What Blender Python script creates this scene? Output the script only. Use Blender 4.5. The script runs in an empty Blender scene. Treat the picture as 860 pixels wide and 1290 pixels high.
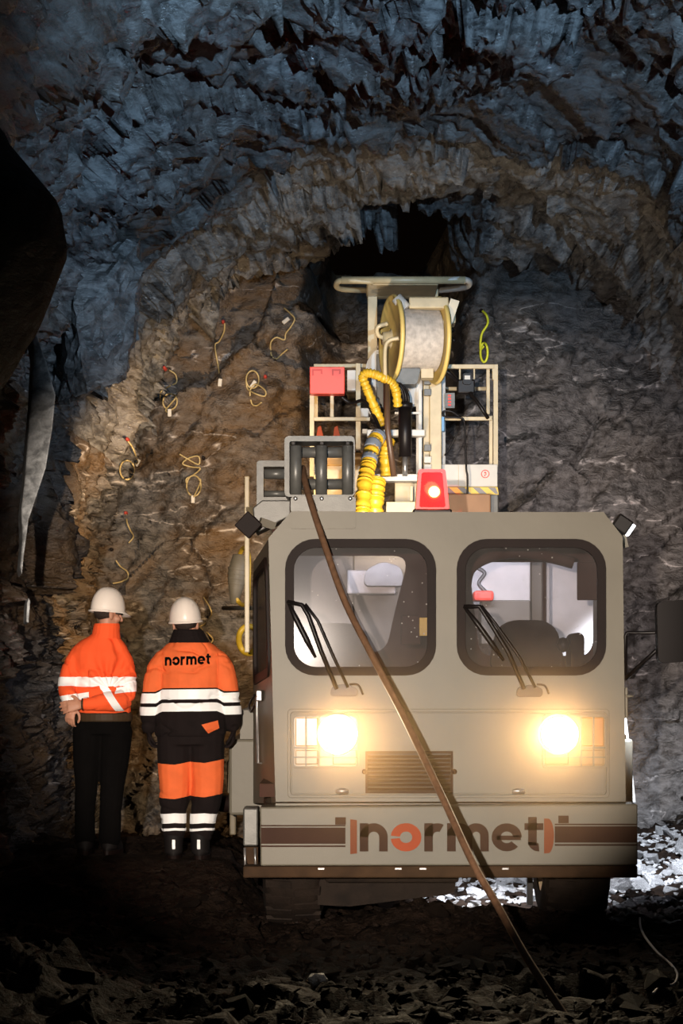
import bpy, bmesh, math, random
import numpy as np
from mathutils import Vector, Matrix, noise as mnoise
from mathutils.bvhtree import BVHTree
from mathutils.geometry import tessellate_polygon

random.seed(7)
C = bpy.context.scene.collection
S = bpy.context.scene
PI = math.pi

# ------------------------------------------------------------------ camera
F, HZ, CX, CH = 2500.0, 849.0, 430.0, 1.6      # focal length in px, horizon row, centre column, camera height


def P(px, py, Y):
    return Vector(((px - CX) * Y / F, Y, CH - (py - HZ) * Y / F))


cam_d = bpy.data.cameras.new('camera')
cam = bpy.data.objects.new('camera', cam_d)
C.objects.link(cam)
cam.location = (0, 0, CH)
cam.rotation_euler = (PI / 2, 0, 0)
cam_d.sensor_fit = 'VERTICAL'
cam_d.sensor_height = 36.0
cam_d.lens = F / 1290.0 * 36.0
cam_d.shift_y = (HZ - 645.0) / 1290.0
cam_d.clip_end = 100
S.camera = cam
S.view_settings.view_transform = 'Standard'
S.view_settings.look = 'None'
S.view_settings.exposure = 0.0
S.view_settings.gamma = 1.0
S.view_settings.use_curve_mapping = False

# ------------------------------------------------------------------ world: a mine, no sky
W = bpy.data.worlds.new('world')
S.world = W
W.use_nodes = True
W.node_tree.nodes['Background'].inputs[0].default_value = (0.10, 0.055, 0.035, 1)
W.node_tree.nodes['Background'].inputs[1].default_value = 0.012


def spot(name, loc, to, watt, col, deg, blend=0.4, size=0.05):
    d = bpy.data.lights.new(name, 'SPOT')
    d.energy = watt
    d.color = col
    d.spot_size = math.radians(deg)
    d.spot_blend = blend
    d.shadow_soft_size = size
    o = bpy.data.objects.new(name, d)
    o.location = loc
    o.rotation_euler = (Vector(to) - Vector(loc)).to_track_quat('-Z', 'Y').to_euler()
    C.objects.link(o)
    return o


# photographer's flash beside the camera
spot('flash_lamp', (-0.58, 0.0, 1.92), P(440, 782, 12.5), 7900, (1.0, 0.86, 0.72), 21.6, 0.40, 0.035)
# cold lamp standing in the side of the tunnel, out of frame on the right, aimed at the roof
spot('cold_roof_lamp', (1.9, 3.0, 3.3), (0.30, 14.0, 7.1), 3300, (0.43, 0.70, 1.0), 47, 0.7, 0.05)
spot('cold_slab_fill', (2.3, 3.0, 2.6), P(62, 500, 14.5), 1500, (0.62, 0.80, 1.0), 10, 0.5, 0.03)  # added spot without a known source, brightens the pale slab
# work lamps of the vehicle
spot('left_work_light', (-0.9, 14.8, 2.75), (-1.35, 18.2, 2.8), 560, (1.0, 0.66, 0.33), 105, 0.8, 0.06)
spot('roof_rear_light', P(500, 655, 13.75), (0.62, 16.4, 4.2), 150, (1.0, 0.80, 0.56), 112, 0.6, 0.08)
spot('right_work_light', (2.02, 12.75, 2.5), (2.75, 16.4, 0.0), 3000, (0.80, 0.88, 1.0), 52, 0.7, 0.05)
spot('right_wall_light', (2.2, 14.95, 2.75), (2.1, 18.0, 2.6), 420, (1.0, 0.88, 0.88), 80, 0.9, 0.06)
spot('chassis_light', (1.05, 13.05, 0.78), (1.1, 15.2, 0.0), 420, (0.85, 0.9, 1.0), 100, 0.5, 0.05)
ad = bpy.data.lights.new('cab_rear_light', 'AREA')
ad.shape = 'RECTANGLE'; ad.size = 1.5; ad.size_y = 0.06; ad.energy = 23; ad.color = (0.80, 0.84, 1.0)
ao = bpy.data.objects.new('cab_rear_light', ad); C.objects.link(ao)
ao.location = (0.70, 13.62, 2.42); ao.rotation_euler = (Vector((0, 0.8, -0.55))).to_track_quat('-Z', 'Y').to_euler()
# headlamps
for i, px in enumerate((425, 703)):
    p = P(px, 925, 11.9)
    spot('headlamp_light', p, (0.0 + (0.2 if i else -0.1), 0, 1.5), 130, (1.0, 0.70, 0.36), 40, 1.0, 0.05)
    spot('headlamp_spill', P(px, 925, 11.80), P(px, 925, 5.0), 125, (1.0, 0.76, 0.46), 100, 0.9, 0.08)  # second wide spot per headlamp, makes the added glare haze glow

# ------------------------------------------------------------------ materials


def mat(name, col, rough=0.5, metal=0.0, var=0.15, scale=6.0, bump=0.0, bscale=None, coat=0.0, spec=0.5, dirt=None):
    m = bpy.data.materials.new(name)
    m.use_nodes = True
    nt = m.node_tree
    b = nt.nodes['Principled BSDF']
    b.inputs['Roughness'].default_value = rough
    b.inputs['Metallic'].default_value = metal
    b.inputs['Coat Weight'].default_value = coat
    b.inputs['Specular IOR Level'].default_value = spec
    tc = nt.nodes.new('ShaderNodeTexCoord')
    n = nt.nodes.new('ShaderNodeTexNoise')
    n.inputs['Scale'].default_value = scale
    n.inputs['Detail'].default_value = 6
    nt.links.new(tc.outputs['Object'], n.inputs['Vector'])
    r = nt.nodes.new('ShaderNodeValToRGB')
    r.color_ramp.elements[0].position = 0.3
    r.color_ramp.elements[1].position = 0.7
    d = dirt or tuple(c * (1 - var) for c in col)
    r.color_ramp.elements[0].color = (*d, 1)
    r.color_ramp.elements[1].color = (*[min(1, c * (1 + var * 0.4)) for c in col], 1)
    nt.links.new(n.outputs[0], r.inputs[0])
    nt.links.new(r.outputs[0], b.inputs['Base Color'])
    if bump:
        n2 = nt.nodes.new('ShaderNodeTexNoise')
        n2.inputs['Scale'].default_value = bscale or scale * 8
        n2.inputs['Detail'].default_value = 5
        nt.links.new(tc.outputs['Object'], n2.inputs['Vector'])
        bp = nt.nodes.new('ShaderNodeBump')
        bp.inputs['Strength'].default_value = bump
        bp.inputs['Distance'].default_value = 0.02
        nt.links.new(n2.outputs[0], bp.inputs['Height'])
        nt.links.new(bp.outputs[0], b.inputs['Normal'])
    return m


def emit(name, col, s):
    m = bpy.data.materials.new(name)
    m.use_nodes = True
    nt = m.node_tree
    nt.nodes.clear()
    e = nt.nodes.new('ShaderNodeEmission')
    e.inputs[0].default_value = (*col, 1)
    e.inputs[1].default_value = s
    o = nt.nodes.new('ShaderNodeOutputMaterial')
    nt.links.new(e.outputs[0], o.inputs[0])
    return m


def glass(name, tint, dust=0.05, dust_col=(0.7, 0.66, 0.62), gloss=0.06, specks=True):
    m = bpy.data.materials.new(name)
    m.use_nodes = True
    nt = m.node_tree
    nt.nodes.clear()
    o = nt.nodes.new('ShaderNodeOutputMaterial')
    t = nt.nodes.new('ShaderNodeBsdfTransparent')
    t.inputs[0].default_value = (*tint, 1)
    g = nt.nodes.new('ShaderNodeBsdfGlossy')
    g.inputs['Roughness'].default_value = 0.14
    d = nt.nodes.new('ShaderNodeBsdfDiffuse')
    d.inputs[0].default_value = (*dust_col, 1)
    a = nt.nodes.new('ShaderNodeMixShader')
    a.inputs[0].default_value = gloss
    nt.links.new(t.outputs[0], a.inputs[1])
    nt.links.new(g.outputs[0], a.inputs[2])
    b = nt.nodes.new('ShaderNodeMixShader')
    tc = nt.nodes.new('ShaderNodeTexCoord')
    n = nt.nodes.new('ShaderNodeTexNoise')
    n.inputs['Scale'].default_value = 5
    nt.links.new(tc.outputs['Object'], n.inputs['Vector'])
    mr = nt.nodes.new('ShaderNodeMapRange')
    mr.inputs[3].default_value = dust * 0.4
    mr.inputs[4].default_value = dust * 1.6
    nt.links.new(n.outputs[0], mr.inputs[0])
    fac = mr.outputs[0]
    if specks:
        v = nt.nodes.new('ShaderNodeTexVoronoi')
        v.inputs['Scale'].default_value = 24
        nt.links.new(tc.outputs['Object'], v.inputs['Vector'])
        lt = nt.nodes.new('ShaderNodeMath'); lt.operation = 'LESS_THAN'
        lt.inputs[1].default_value = 0.11
        nt.links.new(v.outputs['Distance'], lt.inputs[0])
        n3 = nt.nodes.new('ShaderNodeTexNoise'); n3.inputs['Scale'].default_value = 3.0
        nt.links.new(tc.outputs['Object'], n3.inputs['Vector'])
        gt = nt.nodes.new('ShaderNodeMath'); gt.operation = 'GREATER_THAN'; gt.inputs[1].default_value = 0.52
        nt.links.new(n3.outputs[0], gt.inputs[0])
        mu = nt.nodes.new('ShaderNodeMath'); mu.operation = 'MULTIPLY'
        nt.links.new(lt.outputs[0], mu.inputs[0]); nt.links.new(gt.outputs[0], mu.inputs[1])
        mm = nt.nodes.new('ShaderNodeMath'); mm.operation = 'MULTIPLY_ADD'; mm.inputs[1].default_value = 0.30
        nt.links.new(mu.outputs[0], mm.inputs[0]); nt.links.new(fac, mm.inputs[2])
        fac = mm.outputs[0]
    nt.links.new(fac, b.inputs[0])
    nt.links.new(a.outputs[0], b.inputs[1])
    nt.links.new(d.outputs[0], b.inputs[2])
    nt.links.new(b.outputs[0], o.inputs[0])
    return m


def rock_mat(name, dark, light, vein=0.0, stain=None, stain_amt=0.5, rough=(0.35, 0.75), scale=1.0, bump=0.8, speck=0.4, spec=0.5, stain_x=None):
    """fractured rock: two-tone mottling, iron stain, thin pale veins, pale mineral flecks (also painted glints on the roof), fine relief"""
    m = bpy.data.materials.new(name)
    m.use_nodes = True
    nt = m.node_tree
    N = nt.nodes.new
    L = nt.links.new
    b = nt.nodes['Principled BSDF']
    tc = N('ShaderNodeTexCoord')
    mp = N('ShaderNodeMapping')
    mp.inputs['Rotation'].default_value = (0.5, 0.3, 0.5)
    mp.inputs['Scale'].default_value = (1.0, 0.8, 2.0)
    L(tc.outputs['Object'], mp.inputs[0])

    def nz(sc, det=8, src=None, rgh=0.6):
        n = N('ShaderNodeTexNoise')
        n.inputs['Scale'].default_value = sc * scale
        n.inputs['Detail'].default_value = det
        n.inputs['Roughness'].default_value = rgh
        n.inputs['Distortion'].default_value = 0.4
        L(src or mp.outputs[0], n.inputs['Vector'])
        return n.outputs[0]

    def ramp(v, p0, p1, c0, c1):
        r = N('ShaderNodeValToRGB')
        r.color_ramp.elements[0].position = p0
        r.color_ramp.elements[1].position = p1
        r.color_ramp.elements[0].color = (*c0, 1)
        r.color_ramp.elements[1].color = (*c1, 1)
        L(v, r.inputs[0])
        return r.outputs[0]

    def mix(f, a, c, t='MIX'):
        x = N('ShaderNodeMix'); x.data_type = 'RGBA'; x.blend_type = t
        if isinstance(f, float):
            x.inputs[0].default_value = f
        else:
            L(f, x.inputs[0])
        for s, q in ((6, a), (7, c)):
            if isinstance(q, tuple):
                x.inputs[s].default_value = (*q, 1)
            else:
                L(q, x.inputs[s])
        return x.outputs[2]

    n1 = nz(1.7); n2 = nz(9.0); n3 = nz(34.0, 4)
    col = ramp(n1, 0.33, 0.68, dark, light)
    col = mix(0.55, col, ramp(n2, 0.38, 0.64, tuple(0.35 * c for c in dark), tuple(1.45 * c for c in light)))
    if stain:
        st = ramp(nz(0.8, 6), 0.40, 0.60, (0, 0, 0), (stain_amt,) * 3)
        if stain_x is not None:
            sx = N('ShaderNodeSeparateXYZ'); L(tc.outputs['Object'], sx.inputs[0])
            mx = N('ShaderNodeMapRange'); mx.interpolation_type = 'SMOOTHSTEP'
            mx.inputs[1].default_value = stain_x - 0.6; mx.inputs[2].default_value = stain_x + 0.6
            mx.inputs[3].default_value = 1.0; mx.inputs[4].default_value = 0.12
            L(sx.outputs[0], mx.inputs[0])
            mm_ = N('ShaderNodeMath'); mm_.operation = 'MULTIPLY'
            L(st, mm_.inputs[0]); L(mx.outputs[0], mm_.inputs[1])
            st = mm_.outputs[0]
        col = mix(st, col, stain)
    if speck:
        sp = ramp(n3, 0.62, 0.70, (0, 0, 0), (speck,) * 3)
        sp2 = ramp(nz(2.6, 3), 0.50, 0.66, (0, 0, 0), (1, 1, 1))
        col = mix(mix(1.0, sp, sp2, 'MULTIPLY'), col, tuple(min(0.8, 2.6 * c) for c in light))
    if vein:
        wv = N('ShaderNodeTexNoise')
        wv.inputs['Scale'].default_value = 0.9
        wv.inputs['Detail'].default_value = 3
        mp2 = N('ShaderNodeMapping')
        mp2.inputs['Rotation'].default_value = (0, 0.3, 0)
        mp2.inputs['Scale'].default_value = (0.5, 0.6, 1.7)
        L(tc.outputs['Object'], mp2.inputs[0])
        L(mp2.outputs[0], wv.inputs['Vector'])
        s = N('ShaderNodeMath'); s.operation = 'SUBTRACT'; s.inputs[1].default_value = 0.53
        L(wv.outputs[0], s.inputs[0])
        a = N('ShaderNodeMath'); a.operation = 'ABSOLUTE'
        L(s.outputs[0], a.inputs[0])
        vv = ramp(a.outputs[0], 0.0, 0.006, (vein,) * 3, (0, 0, 0))
        vv = mix(1.0, vv, ramp(n2, 0.42, 0.6, (0, 0, 0), (1, 1, 1)), 'MULTIPLY')
        col = mix(vv, col, (0.55, 0.50, 0.47))
    L(col, b.inputs['Base Color'])
    b.inputs['Specular IOR Level'].default_value = spec
    mr = N('ShaderNodeMapRange')
    mr.inputs[1].default_value = 0.35; mr.inputs[2].default_value = 0.65
    mr.inputs[3].default_value = rough[0]; mr.inputs[4].default_value = rough[1]
    L(n2, mr.inputs[0])
    L(mr.outputs[0], b.inputs['Roughness'])
    ad_ = N('ShaderNodeMath'); ad_.operation = 'MULTIPLY_ADD'; ad_.inputs[1].default_value = 0.35
    L(n3, ad_.inputs[0]); L(n2, ad_.inputs[2])
    bp = N('ShaderNodeBump')
    bp.inputs['Strength'].default_value = bump
    bp.inputs['Distance'].default_value = 0.06
    L(ad_.outputs[0], bp.inputs['Height'])
    L(bp.outputs[0], b.inputs['Normal'])
    return m


M = {}
M['roof_rock'] = rock_mat('roof_rock', (0.05, 0.05, 0.052), (0.16, 0.16, 0.16), stain=(0.11, 0.085, 0.065), stain_amt=0.4, rough=(0.16, 0.55), speck=1.0, bump=0.5)  # strong pale flecks put bright glints into the colour
M['face_rock'] = rock_mat('face_rock', (0.026, 0.023, 0.021), (0.115, 0.107, 0.103), vein=0.8, stain=(0.10, 0.052, 0.014), stain_amt=0.75, speck=0.4, stain_x=0.3)
M['wall_rock'] = rock_mat('wall_rock', (0.03, 0.027, 0.026), (0.115, 0.105, 0.10), vein=0.8, stain=(0.10, 0.07, 0.055), stain_amt=0.4, speck=0.3)
M['light_patch_rock'] = rock_mat('light_patch_rock', (0.30, 0.31, 0.32), (0.48, 0.49, 0.50), rough=(0.4, 0.7), speck=0.1, bump=0.4)  # brightness of a light patch put into the colour
M['muck'] = rock_mat('muck', (0.005, 0.003, 0.0022), (0.020, 0.012, 0.008), spec=0.08, rough=(0.6, 0.9), speck=0.1, scale=1.5)
M['stone'] = rock_mat('stone', (0.16, 0.155, 0.155), (0.46, 0.45, 0.45), rough=(0.45, 0.8), speck=0.2, scale=2.0)  # pale copy for rubble in the lamplight, brightness put into the colour
M['shaded_stone'] = rock_mat('shaded_stone', (0.004, 0.0026, 0.002), (0.020, 0.0125, 0.009), spec=0.08, rough=(0.6, 0.9), speck=0.2, scale=2.0)  # dark copy for rubble out of the lamplight, shade put into the colour

M['paint'] = mat('cab_paint', (0.155, 0.140, 0.108), 0.45, var=0.10, scale=3, spec=0.3, coat=0.0, bump=0.03, bscale=30)
M['cream'] = mat('cream_paint', (0.52, 0.42, 0.25), 0.4, var=0.18, scale=9, coat=0.1)
M['cream_white'] = mat('white_paint', (0.55, 0.53, 0.49), 0.45, var=0.12, scale=7)
M['grey'] = mat('grey_steel', (0.10, 0.098, 0.09), 0.42, 0.25, var=0.25, scale=14, bump=0.05)
M['roller'] = mat('roller_steel', (0.14, 0.138, 0.128), 0.4, 0.3, var=0.2, scale=20)
M['steel'] = mat('worn_steel', (0.45, 0.43, 0.42), 0.35, 0.8, var=0.3, scale=20)
M['black'] = mat('black_paint', (0.008, 0.006, 0.006), 0.4, var=0.2, spec=0.25)
M['rubber'] = mat('black_rubber', (0.012, 0.006, 0.005), 0.6, var=0.2, spec=0.15)
M['tyre'] = mat('dusty_tyre', (0.016, 0.010, 0.007), 0.8, spec=0.2, var=0.5, scale=10, bump=0.3)
M['interior'] = mat('cab_interior', (0.05, 0.02, 0.014), 0.75, var=0.2, spec=0.2)
M['seat'] = mat('seat_cloth', (0.020, 0.010, 0.006), 0.9, spec=0.2, var=0.3, scale=30, bump=0.2)
M['brown'] = mat('brown_decal', (0.045, 0.020, 0.012), 0.6, var=0.15, spec=0.1)
M['rust'] = mat('orange_decal', (0.36, 0.065, 0.025), 0.6, var=0.1, spec=0.1)
M['rust_dark'] = mat('faded_orange_decal', (0.20, 0.06, 0.028), 0.6, var=0.1, spec=0.1)
M['lip'] = mat('dark_brown_lip', (0.05, 0.026, 0.012), 0.8, var=0.4, scale=9, spec=0.2)  # darker brown than the cab paint
M['yellow'] = mat('yellow_hose', (0.60, 0.36, 0.022), 0.42, var=0.15, scale=20)
M['blue_tape'] = mat('blue_grey_tape', (0.16, 0.19, 0.24), 0.5)
M['red'] = mat('red_box', (0.80, 0.075, 0.05), 0.45, var=0.08)
M['red_paint'] = mat('red_mark', (0.7, 0.05, 0.03), 0.5)
M['drum'] = mat('wound_cable', (0.50, 0.44, 0.38), 0.6, var=0.3, scale=25, bump=0.2)
M['cable'] = mat('brown_cable', (0.15, 0.080, 0.045), 0.65, spec=0.15, var=0.35, scale=25)
M['amber'] = mat('amber_lens', (0.42, 0.17, 0.05), 0.3)
M['lens'] = mat('clear_lens', (0.26, 0.18, 0.10), 0.3, spec=0.3)
M['dull_cream'] = mat('dull_cream_paint', (0.19, 0.155, 0.10), 0.55, var=0.25, scale=8)
M['lamp_on'] = emit('headlamp_glow', (1.0, 0.90, 0.70), 45)
M['beacon_on'] = emit('beacon_glow', (1.0, 0.50, 0.16), 7)
M['work_on'] = emit('work_lamp_glow', (0.92, 0.95, 1.0), 5)
M['hazard_dark'] = mat('hazard_grey', (0.22, 0.21, 0.22), 0.5)
M['hazard_yellow'] = mat('hazard_yellow', (0.75, 0.52, 0.08), 0.5)
M['glass'] = glass('cab_glass', (0.80, 0.78, 0.80), 0.035, gloss=0.002)
M['side_glass'] = glass('side_glass', (0.65, 0.6, 0.58), 0.03, gloss=0.25, specks=False)
M['red_glass'] = glass('beacon_glass', (1.0, 0.07, 0.04), 0.16, (0.9, 0.02, 0.015), 0.06, False)
M['mirror_black'] = mat('mirror_black', (0.006, 0.003, 0.003), 0.5, spec=0.2)
M['orange'] = mat('hi_vis_orange', (0.97, 0.115, 0.030), 0.8, var=0.06, scale=9, bump=0.15, bscale=260, spec=0.2)
M['orange_dull'] = mat('hi_vis_orange_worn', (0.86, 0.16, 0.045), 0.75, var=0.14, scale=9, bump=0.15, bscale=260, spec=0.2)
M['navy'] = mat('black_workwear', (0.010, 0.006, 0.006), 0.9, var=0.25, scale=12, bump=0.15, bscale=260, spec=0.2)
M['trouser'] = mat('black_trousers', (0.0025, 0.002, 0.002), 0.95, var=0.25, scale=12, bump=0.1, bscale=260, spec=0.1)
M['belt'] = mat('dark_belt', (0.05, 0.030, 0.015), 0.6, spec=0.2)
M['reflect'] = mat('reflective_tape', (1.0, 1.0, 1.0), 0.45, var=0.0)
M['helmet'] = mat('white_helmet', (0.90, 0.80, 0.72), 0.35, var=0.05, coat=0.2)
M['skin'] = mat('skin', (0.52, 0.25, 0.16), 0.55, var=0.15, scale=14)
M['hair'] = mat('dark_hair', (0.030, 0.016, 0.010), 0.7, var=0.4, scale=60, bump=0.4)
M['boot'] = mat('black_boot', (0.008, 0.006, 0.006), 0.7, spec=0.2)
M['lead'] = mat('pale_yellow_tube', (0.36, 0.28, 0.13), 0.5)
M['plug'] = mat('dull_red_plug', (0.30, 0.03, 0.02), 0.6)
M['lead_bright'] = mat('bright_yellow_tube', (0.72, 0.74, 0.04), 0.45)
M['lead_white'] = mat('white_clip', (0.42, 0.40, 0.36), 0.5)
M['wire'] = mat('grey_wire', (0.35, 0.32, 0.32), 0.5)
M['skyblue'] = mat('blue_fitting', (0.12, 0.3, 0.55), 0.4)

# ------------------------------------------------------------------ mesh helpers


def mesh_obj(name, verts, faces, m, parent=None, smooth=False):
    me = bpy.data.meshes.new(name)
    me.from_pydata([tuple(v) for v in verts], [], faces)
    return link(name, me, m, parent, smooth)


def link(name, me, m, parent=None, smooth=False):
    if m is not None and not isinstance(m, list):
        m = [m]
    if m:
        idx = [p.material_index for p in me.polygons] if len(m) > 1 else None
        me.materials.clear()
        for q in m:
            me.materials.append(q)
        if idx:
            me.polygons.foreach_set('material_index', idx)
    if smooth:
        me.polygons.foreach_set('use_smooth', [True] * len(me.polygons))
    o = bpy.data.objects.new(name, me)
    C.objects.link(o)
    if parent:
        put(o, parent)
    return o


def world_of(o):
    mtx = Matrix.LocRotScale(o.location, o.rotation_euler, o.scale)
    if o.parent:
        return world_of(o.parent) @ o.matrix_parent_inverse @ mtx
    return mtx


def put(o, parent):
    o.parent = parent
    o.matrix_parent_inverse = world_of(parent).inverted()


def empty(name, loc, label, cat, group=None):
    o = bpy.data.objects.new(name, None)
    C.objects.link(o)
    o.location = loc
    o.empty_display_size = 0.2
    tag(o, label, cat, group)
    return o


def tag(o, label=None, cat=None, group=None, kind=None):
    if label: o['label'] = label
    if cat: o['category'] = cat
    if group: o['group'] = group
    if kind: o['kind'] = kind
    return o


class MB:
    """collects simple solids into one mesh"""

    def __init__(s):
        s.v = []; s.f = []; s.sm = []

    def add(s, vs, fs, smooth=False):
        k = len(s.v)
        s.v += [Vector(v) for v in vs]
        s.f += [tuple(i + k for i in f) for f in fs]
        s.sm += [smooth] * len(fs)
        return s

    def box(s, a, b, rot=None, c=None):
        x0, x1 = sorted((a[0], b[0])); y0, y1 = sorted((a[1], b[1])); z0, z1 = sorted((a[2], b[2]))
        vs = [Vector(q) for q in ((x0, y0, z0), (x1, y0, z0), (x1, y1, z0), (x0, y1, z0), (x0, y0, z1), (x1, y0, z1), (x1, y1, z1), (x0, y1, z1))]
        if rot is not None:
            c = Vector(c) if c else Vector(((x0 + x1) / 2, (y0 + y1) / 2, (z0 + z1) / 2))
            vs = [c + rot @ (q - c) for q in vs]
        return s.add(vs, [(3, 2, 1, 0), (4, 5, 6, 7), (0, 1, 5, 4), (1, 2, 6, 5), (2, 3, 7, 6), (3, 0, 4, 7)])

    def pbox(s, px0, py0, px1, py1, Y, depth):
        """box whose front face spans a pixel rectangle at distance Y"""
        a, b = P(px0, py1, Y), P(px1, py0, Y)
        return s.box(a, (b.x, Y + depth, b.z))

    def bar(s, p0, p1, w, h=None):
        """square-section bar between two points"""
        p0, p1 = Vector(p0), Vector(p1)
        h = h or w
        t = (p1 - p0).normalized()
        up = Vector((0, 1, 0)) if abs(t.y) < 0.9 else Vector((0, 0, 1))
        a = t.cross(up).normalized() * w / 2
        b = t.cross(a).normalized() * h / 2
        vs = [p + q for p in (p0, p1) for q in (a + b, a - b, -a - b, -a + b)]
        return s.add(vs, [(3, 2, 1, 0), (4, 5, 6, 7), (0, 1, 5, 4), (1, 2, 6, 5), (2, 3, 7, 6), (3, 0, 4, 7)])

    def tube(s, pts, r, n=10, closed=False, caps=True):
        pts = [Vector(p) for p in pts]
        k = len(pts)
        rr_ = r if isinstance(r, (list, tuple)) else [r] * k
        nrm = None
        rings = []
        for i, p in enumerate(pts):
            if closed:
                t = pts[(i + 1) % k] - pts[i - 1]
            else:
                t = pts[min(i + 1, k - 1)] - pts[max(i - 1, 0)]
            t = t.normalized() if t.length > 1e-9 else Vector((0, 0, 1))
            if nrm is None:
                nrm = t.orthogonal().normalized()
            else:
                nrm = nrm - t * nrm.dot(t)
                nrm = nrm.normalized() if nrm.length > 1e-6 else t.orthogonal().normalized()
            bn = t.cross(nrm)
            rings.append([p + (nrm * math.cos(2 * PI * j / n) + bn * math.sin(2 * PI * j / n)) * rr_[i] for j in range(n)])
        vs = [q for ring in rings for q in ring]
        fs = []
        for i in range(k if closed else k - 1):
            a, b = i * n, ((i + 1) % k) * n
            for j in range(n):
                fs.append((a + j, a + (j + 1) % n, b + (j + 1) % n, b + j))
        if caps and not closed:
            s.add(vs, fs, True)
            m = len(s.v) - len(vs)
            s.f.append(tuple(m + j for j in reversed(range(n)))); s.sm.append(False)
            s.f.append(tuple(m + (k - 1) * n + j for j in range(n))); s.sm.append(False)
            return s
        return s.add(vs, fs, True)

    def lathe(s, prof, org, axis, n=32):
        """profile of (distance along axis, radius)"""
        axis = Vector(axis).normalized()
        a = axis.orthogonal().normalized()
        b = axis.cross(a)
        org = Vector(org)
        vs = [org + axis * d + (a * math.cos(2 * PI * j / n) + b * math.sin(2 * PI * j / n)) * r for d, r in prof for j in range(n)]
        fs = []
        for i in range(len(prof) - 1):
            for j in range(n):
                fs.append((i * n + j, i * n + (j + 1) % n, (i + 1) * n + (j + 1) % n, (i + 1) * n + j))
        return s.add(vs, fs, True)

    def plate(s, outer, holes, fn, thick):
        """flat plate with holes; fn maps (u, v) to space, thick is the offset vector to the far side"""
        loops = [list(outer)] + [list(h) for h in holes]
        tri = tessellate_polygon([[Vector((p[0], p[1], 0)) for p in l] for l in loops])
        flat = [fn(*p) for l in loops for p in l]
        n = len(flat)
        th = Vector(thick)
        vs = flat + [q + th for q in flat]
        fs = [tuple(t) for t in tri] + [tuple(i + n for i in reversed(t)) for t in tri]
        k = 0
        for l in loops:
            m = len(l)
            for i in range(m):
                fs.append((k + i, k + (i + 1) % m, k + (i + 1) % m + n, k + i + n))
            k += m
        return s.add(vs, fs)

    def strip(s, quads, fn, thick):
        """quads in (u, v), each given thickness"""
        th = Vector(thick)
        for q in quads:
            a = [fn(*p) for p in q]
            vs = a + [p + th for p in a]
            s.add(vs, [(0, 1, 2, 3), (7, 6, 5, 4), (0, 4, 5, 1), (1, 5, 6, 2), (2, 6, 7, 3), (3, 7, 4, 0)])
        return s

    def build(s, name, m, parent=None, bevel=0.0, fix=True):
        me = bpy.data.meshes.new(name)
        me.from_pydata([tuple(v) for v in s.v], [], s.f)
        me.polygons.foreach_set('use_smooth', s.sm)
        if bevel or fix:
            bm = bmesh.new()
            bm.from_mesh(me)
            if fix:
                bmesh.ops.recalc_face_normals(bm, faces=bm.faces)
            if bevel:
                es = [e for e in bm.edges if len(e.link_faces) == 2 and e.calc_face_angle(0) > 0.6]
                bmesh.ops.bevel(bm, geom=es, offset=bevel, segments=2, affect='EDGES', clamp_overlap=True, profile=0.5)
            bm.to_mesh(me)
            bm.free()
        return link(name, me, m, parent)


def rr(x0, y0, x1, y1, r, n=7):
    pts = []
    for cx, cy, a0 in ((x1 - r, y0 + r, -90), (x1 - r, y1 - r, 0), (x0 + r, y1 - r, 90), (x0 + r, y0 + r, 180)):
        for i in range(n + 1):
            a = math.radians(a0 + 90 * i / n)
            pts.append((cx + r * math.cos(a), cy + r * math.sin(a)))
    return pts


def round_poly(pts, r, n=5):
    """polygon with rounded corners"""
    out = []
    k = len(pts)
    for i in range(k):
        p, a, b = Vector(pts[i]), Vector(pts[i - 1]), Vector(pts[(i + 1) % k])
        d0 = (a - p).normalized(); d1 = (b - p).normalized()
        q = min(r, (a - p).length / 2.1, (b - p).length / 2.1)
        s_, e_ = p + d0 * q, p + d1 * q
        for j in range(n + 1):
            t = j / n
            out.append(tuple((1 - t) ** 2 * s_ + 2 * t * (1 - t) * p + t * t * e_))
    return out


def curve(pts, n=10):
    """smooth interpolation through points"""
    pts = [Vector(p) for p in pts]
    out = []
    for i in range(len(pts) - 1):
        p0 = pts[max(i - 1, 0)]; p1 = pts[i]; p2 = pts[i + 1]; p3 = pts[min(i + 2, len(pts) - 1)]
        for j in range(n):
            t = j / n
            out.append(0.5 * ((2 * p1) + (p2 - p0) * t + (2 * p0 - 5 * p1 + 4 * p2 - p3) * t * t + (3 * p1 - p0 - 3 * p2 + p3) * t ** 3))
    out.append(pts[-1])
    return out


# ---- lettering
def sector(cx, cy, r0, r1, a0, a1, n=14, sx=1.0, sy=1.0):
    q = []
    for i in range(n):
        a, b = (math.radians(a0 + (a1 - a0) * (i + k) / n) for k in (0, 1))
        pt = lambda r, t: (cx + sx * r * math.cos(t), cy + sy * r * math.sin(t))
        q.append((pt(r0, a), pt(r1, a), pt(r1, b), pt(r0, b)))
    return q


def rect(x0, y0, x1, y1):
    return [((x0, y0), (x1, y0), (x1, y1), (x0, y1))]


ST = 0.30


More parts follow.
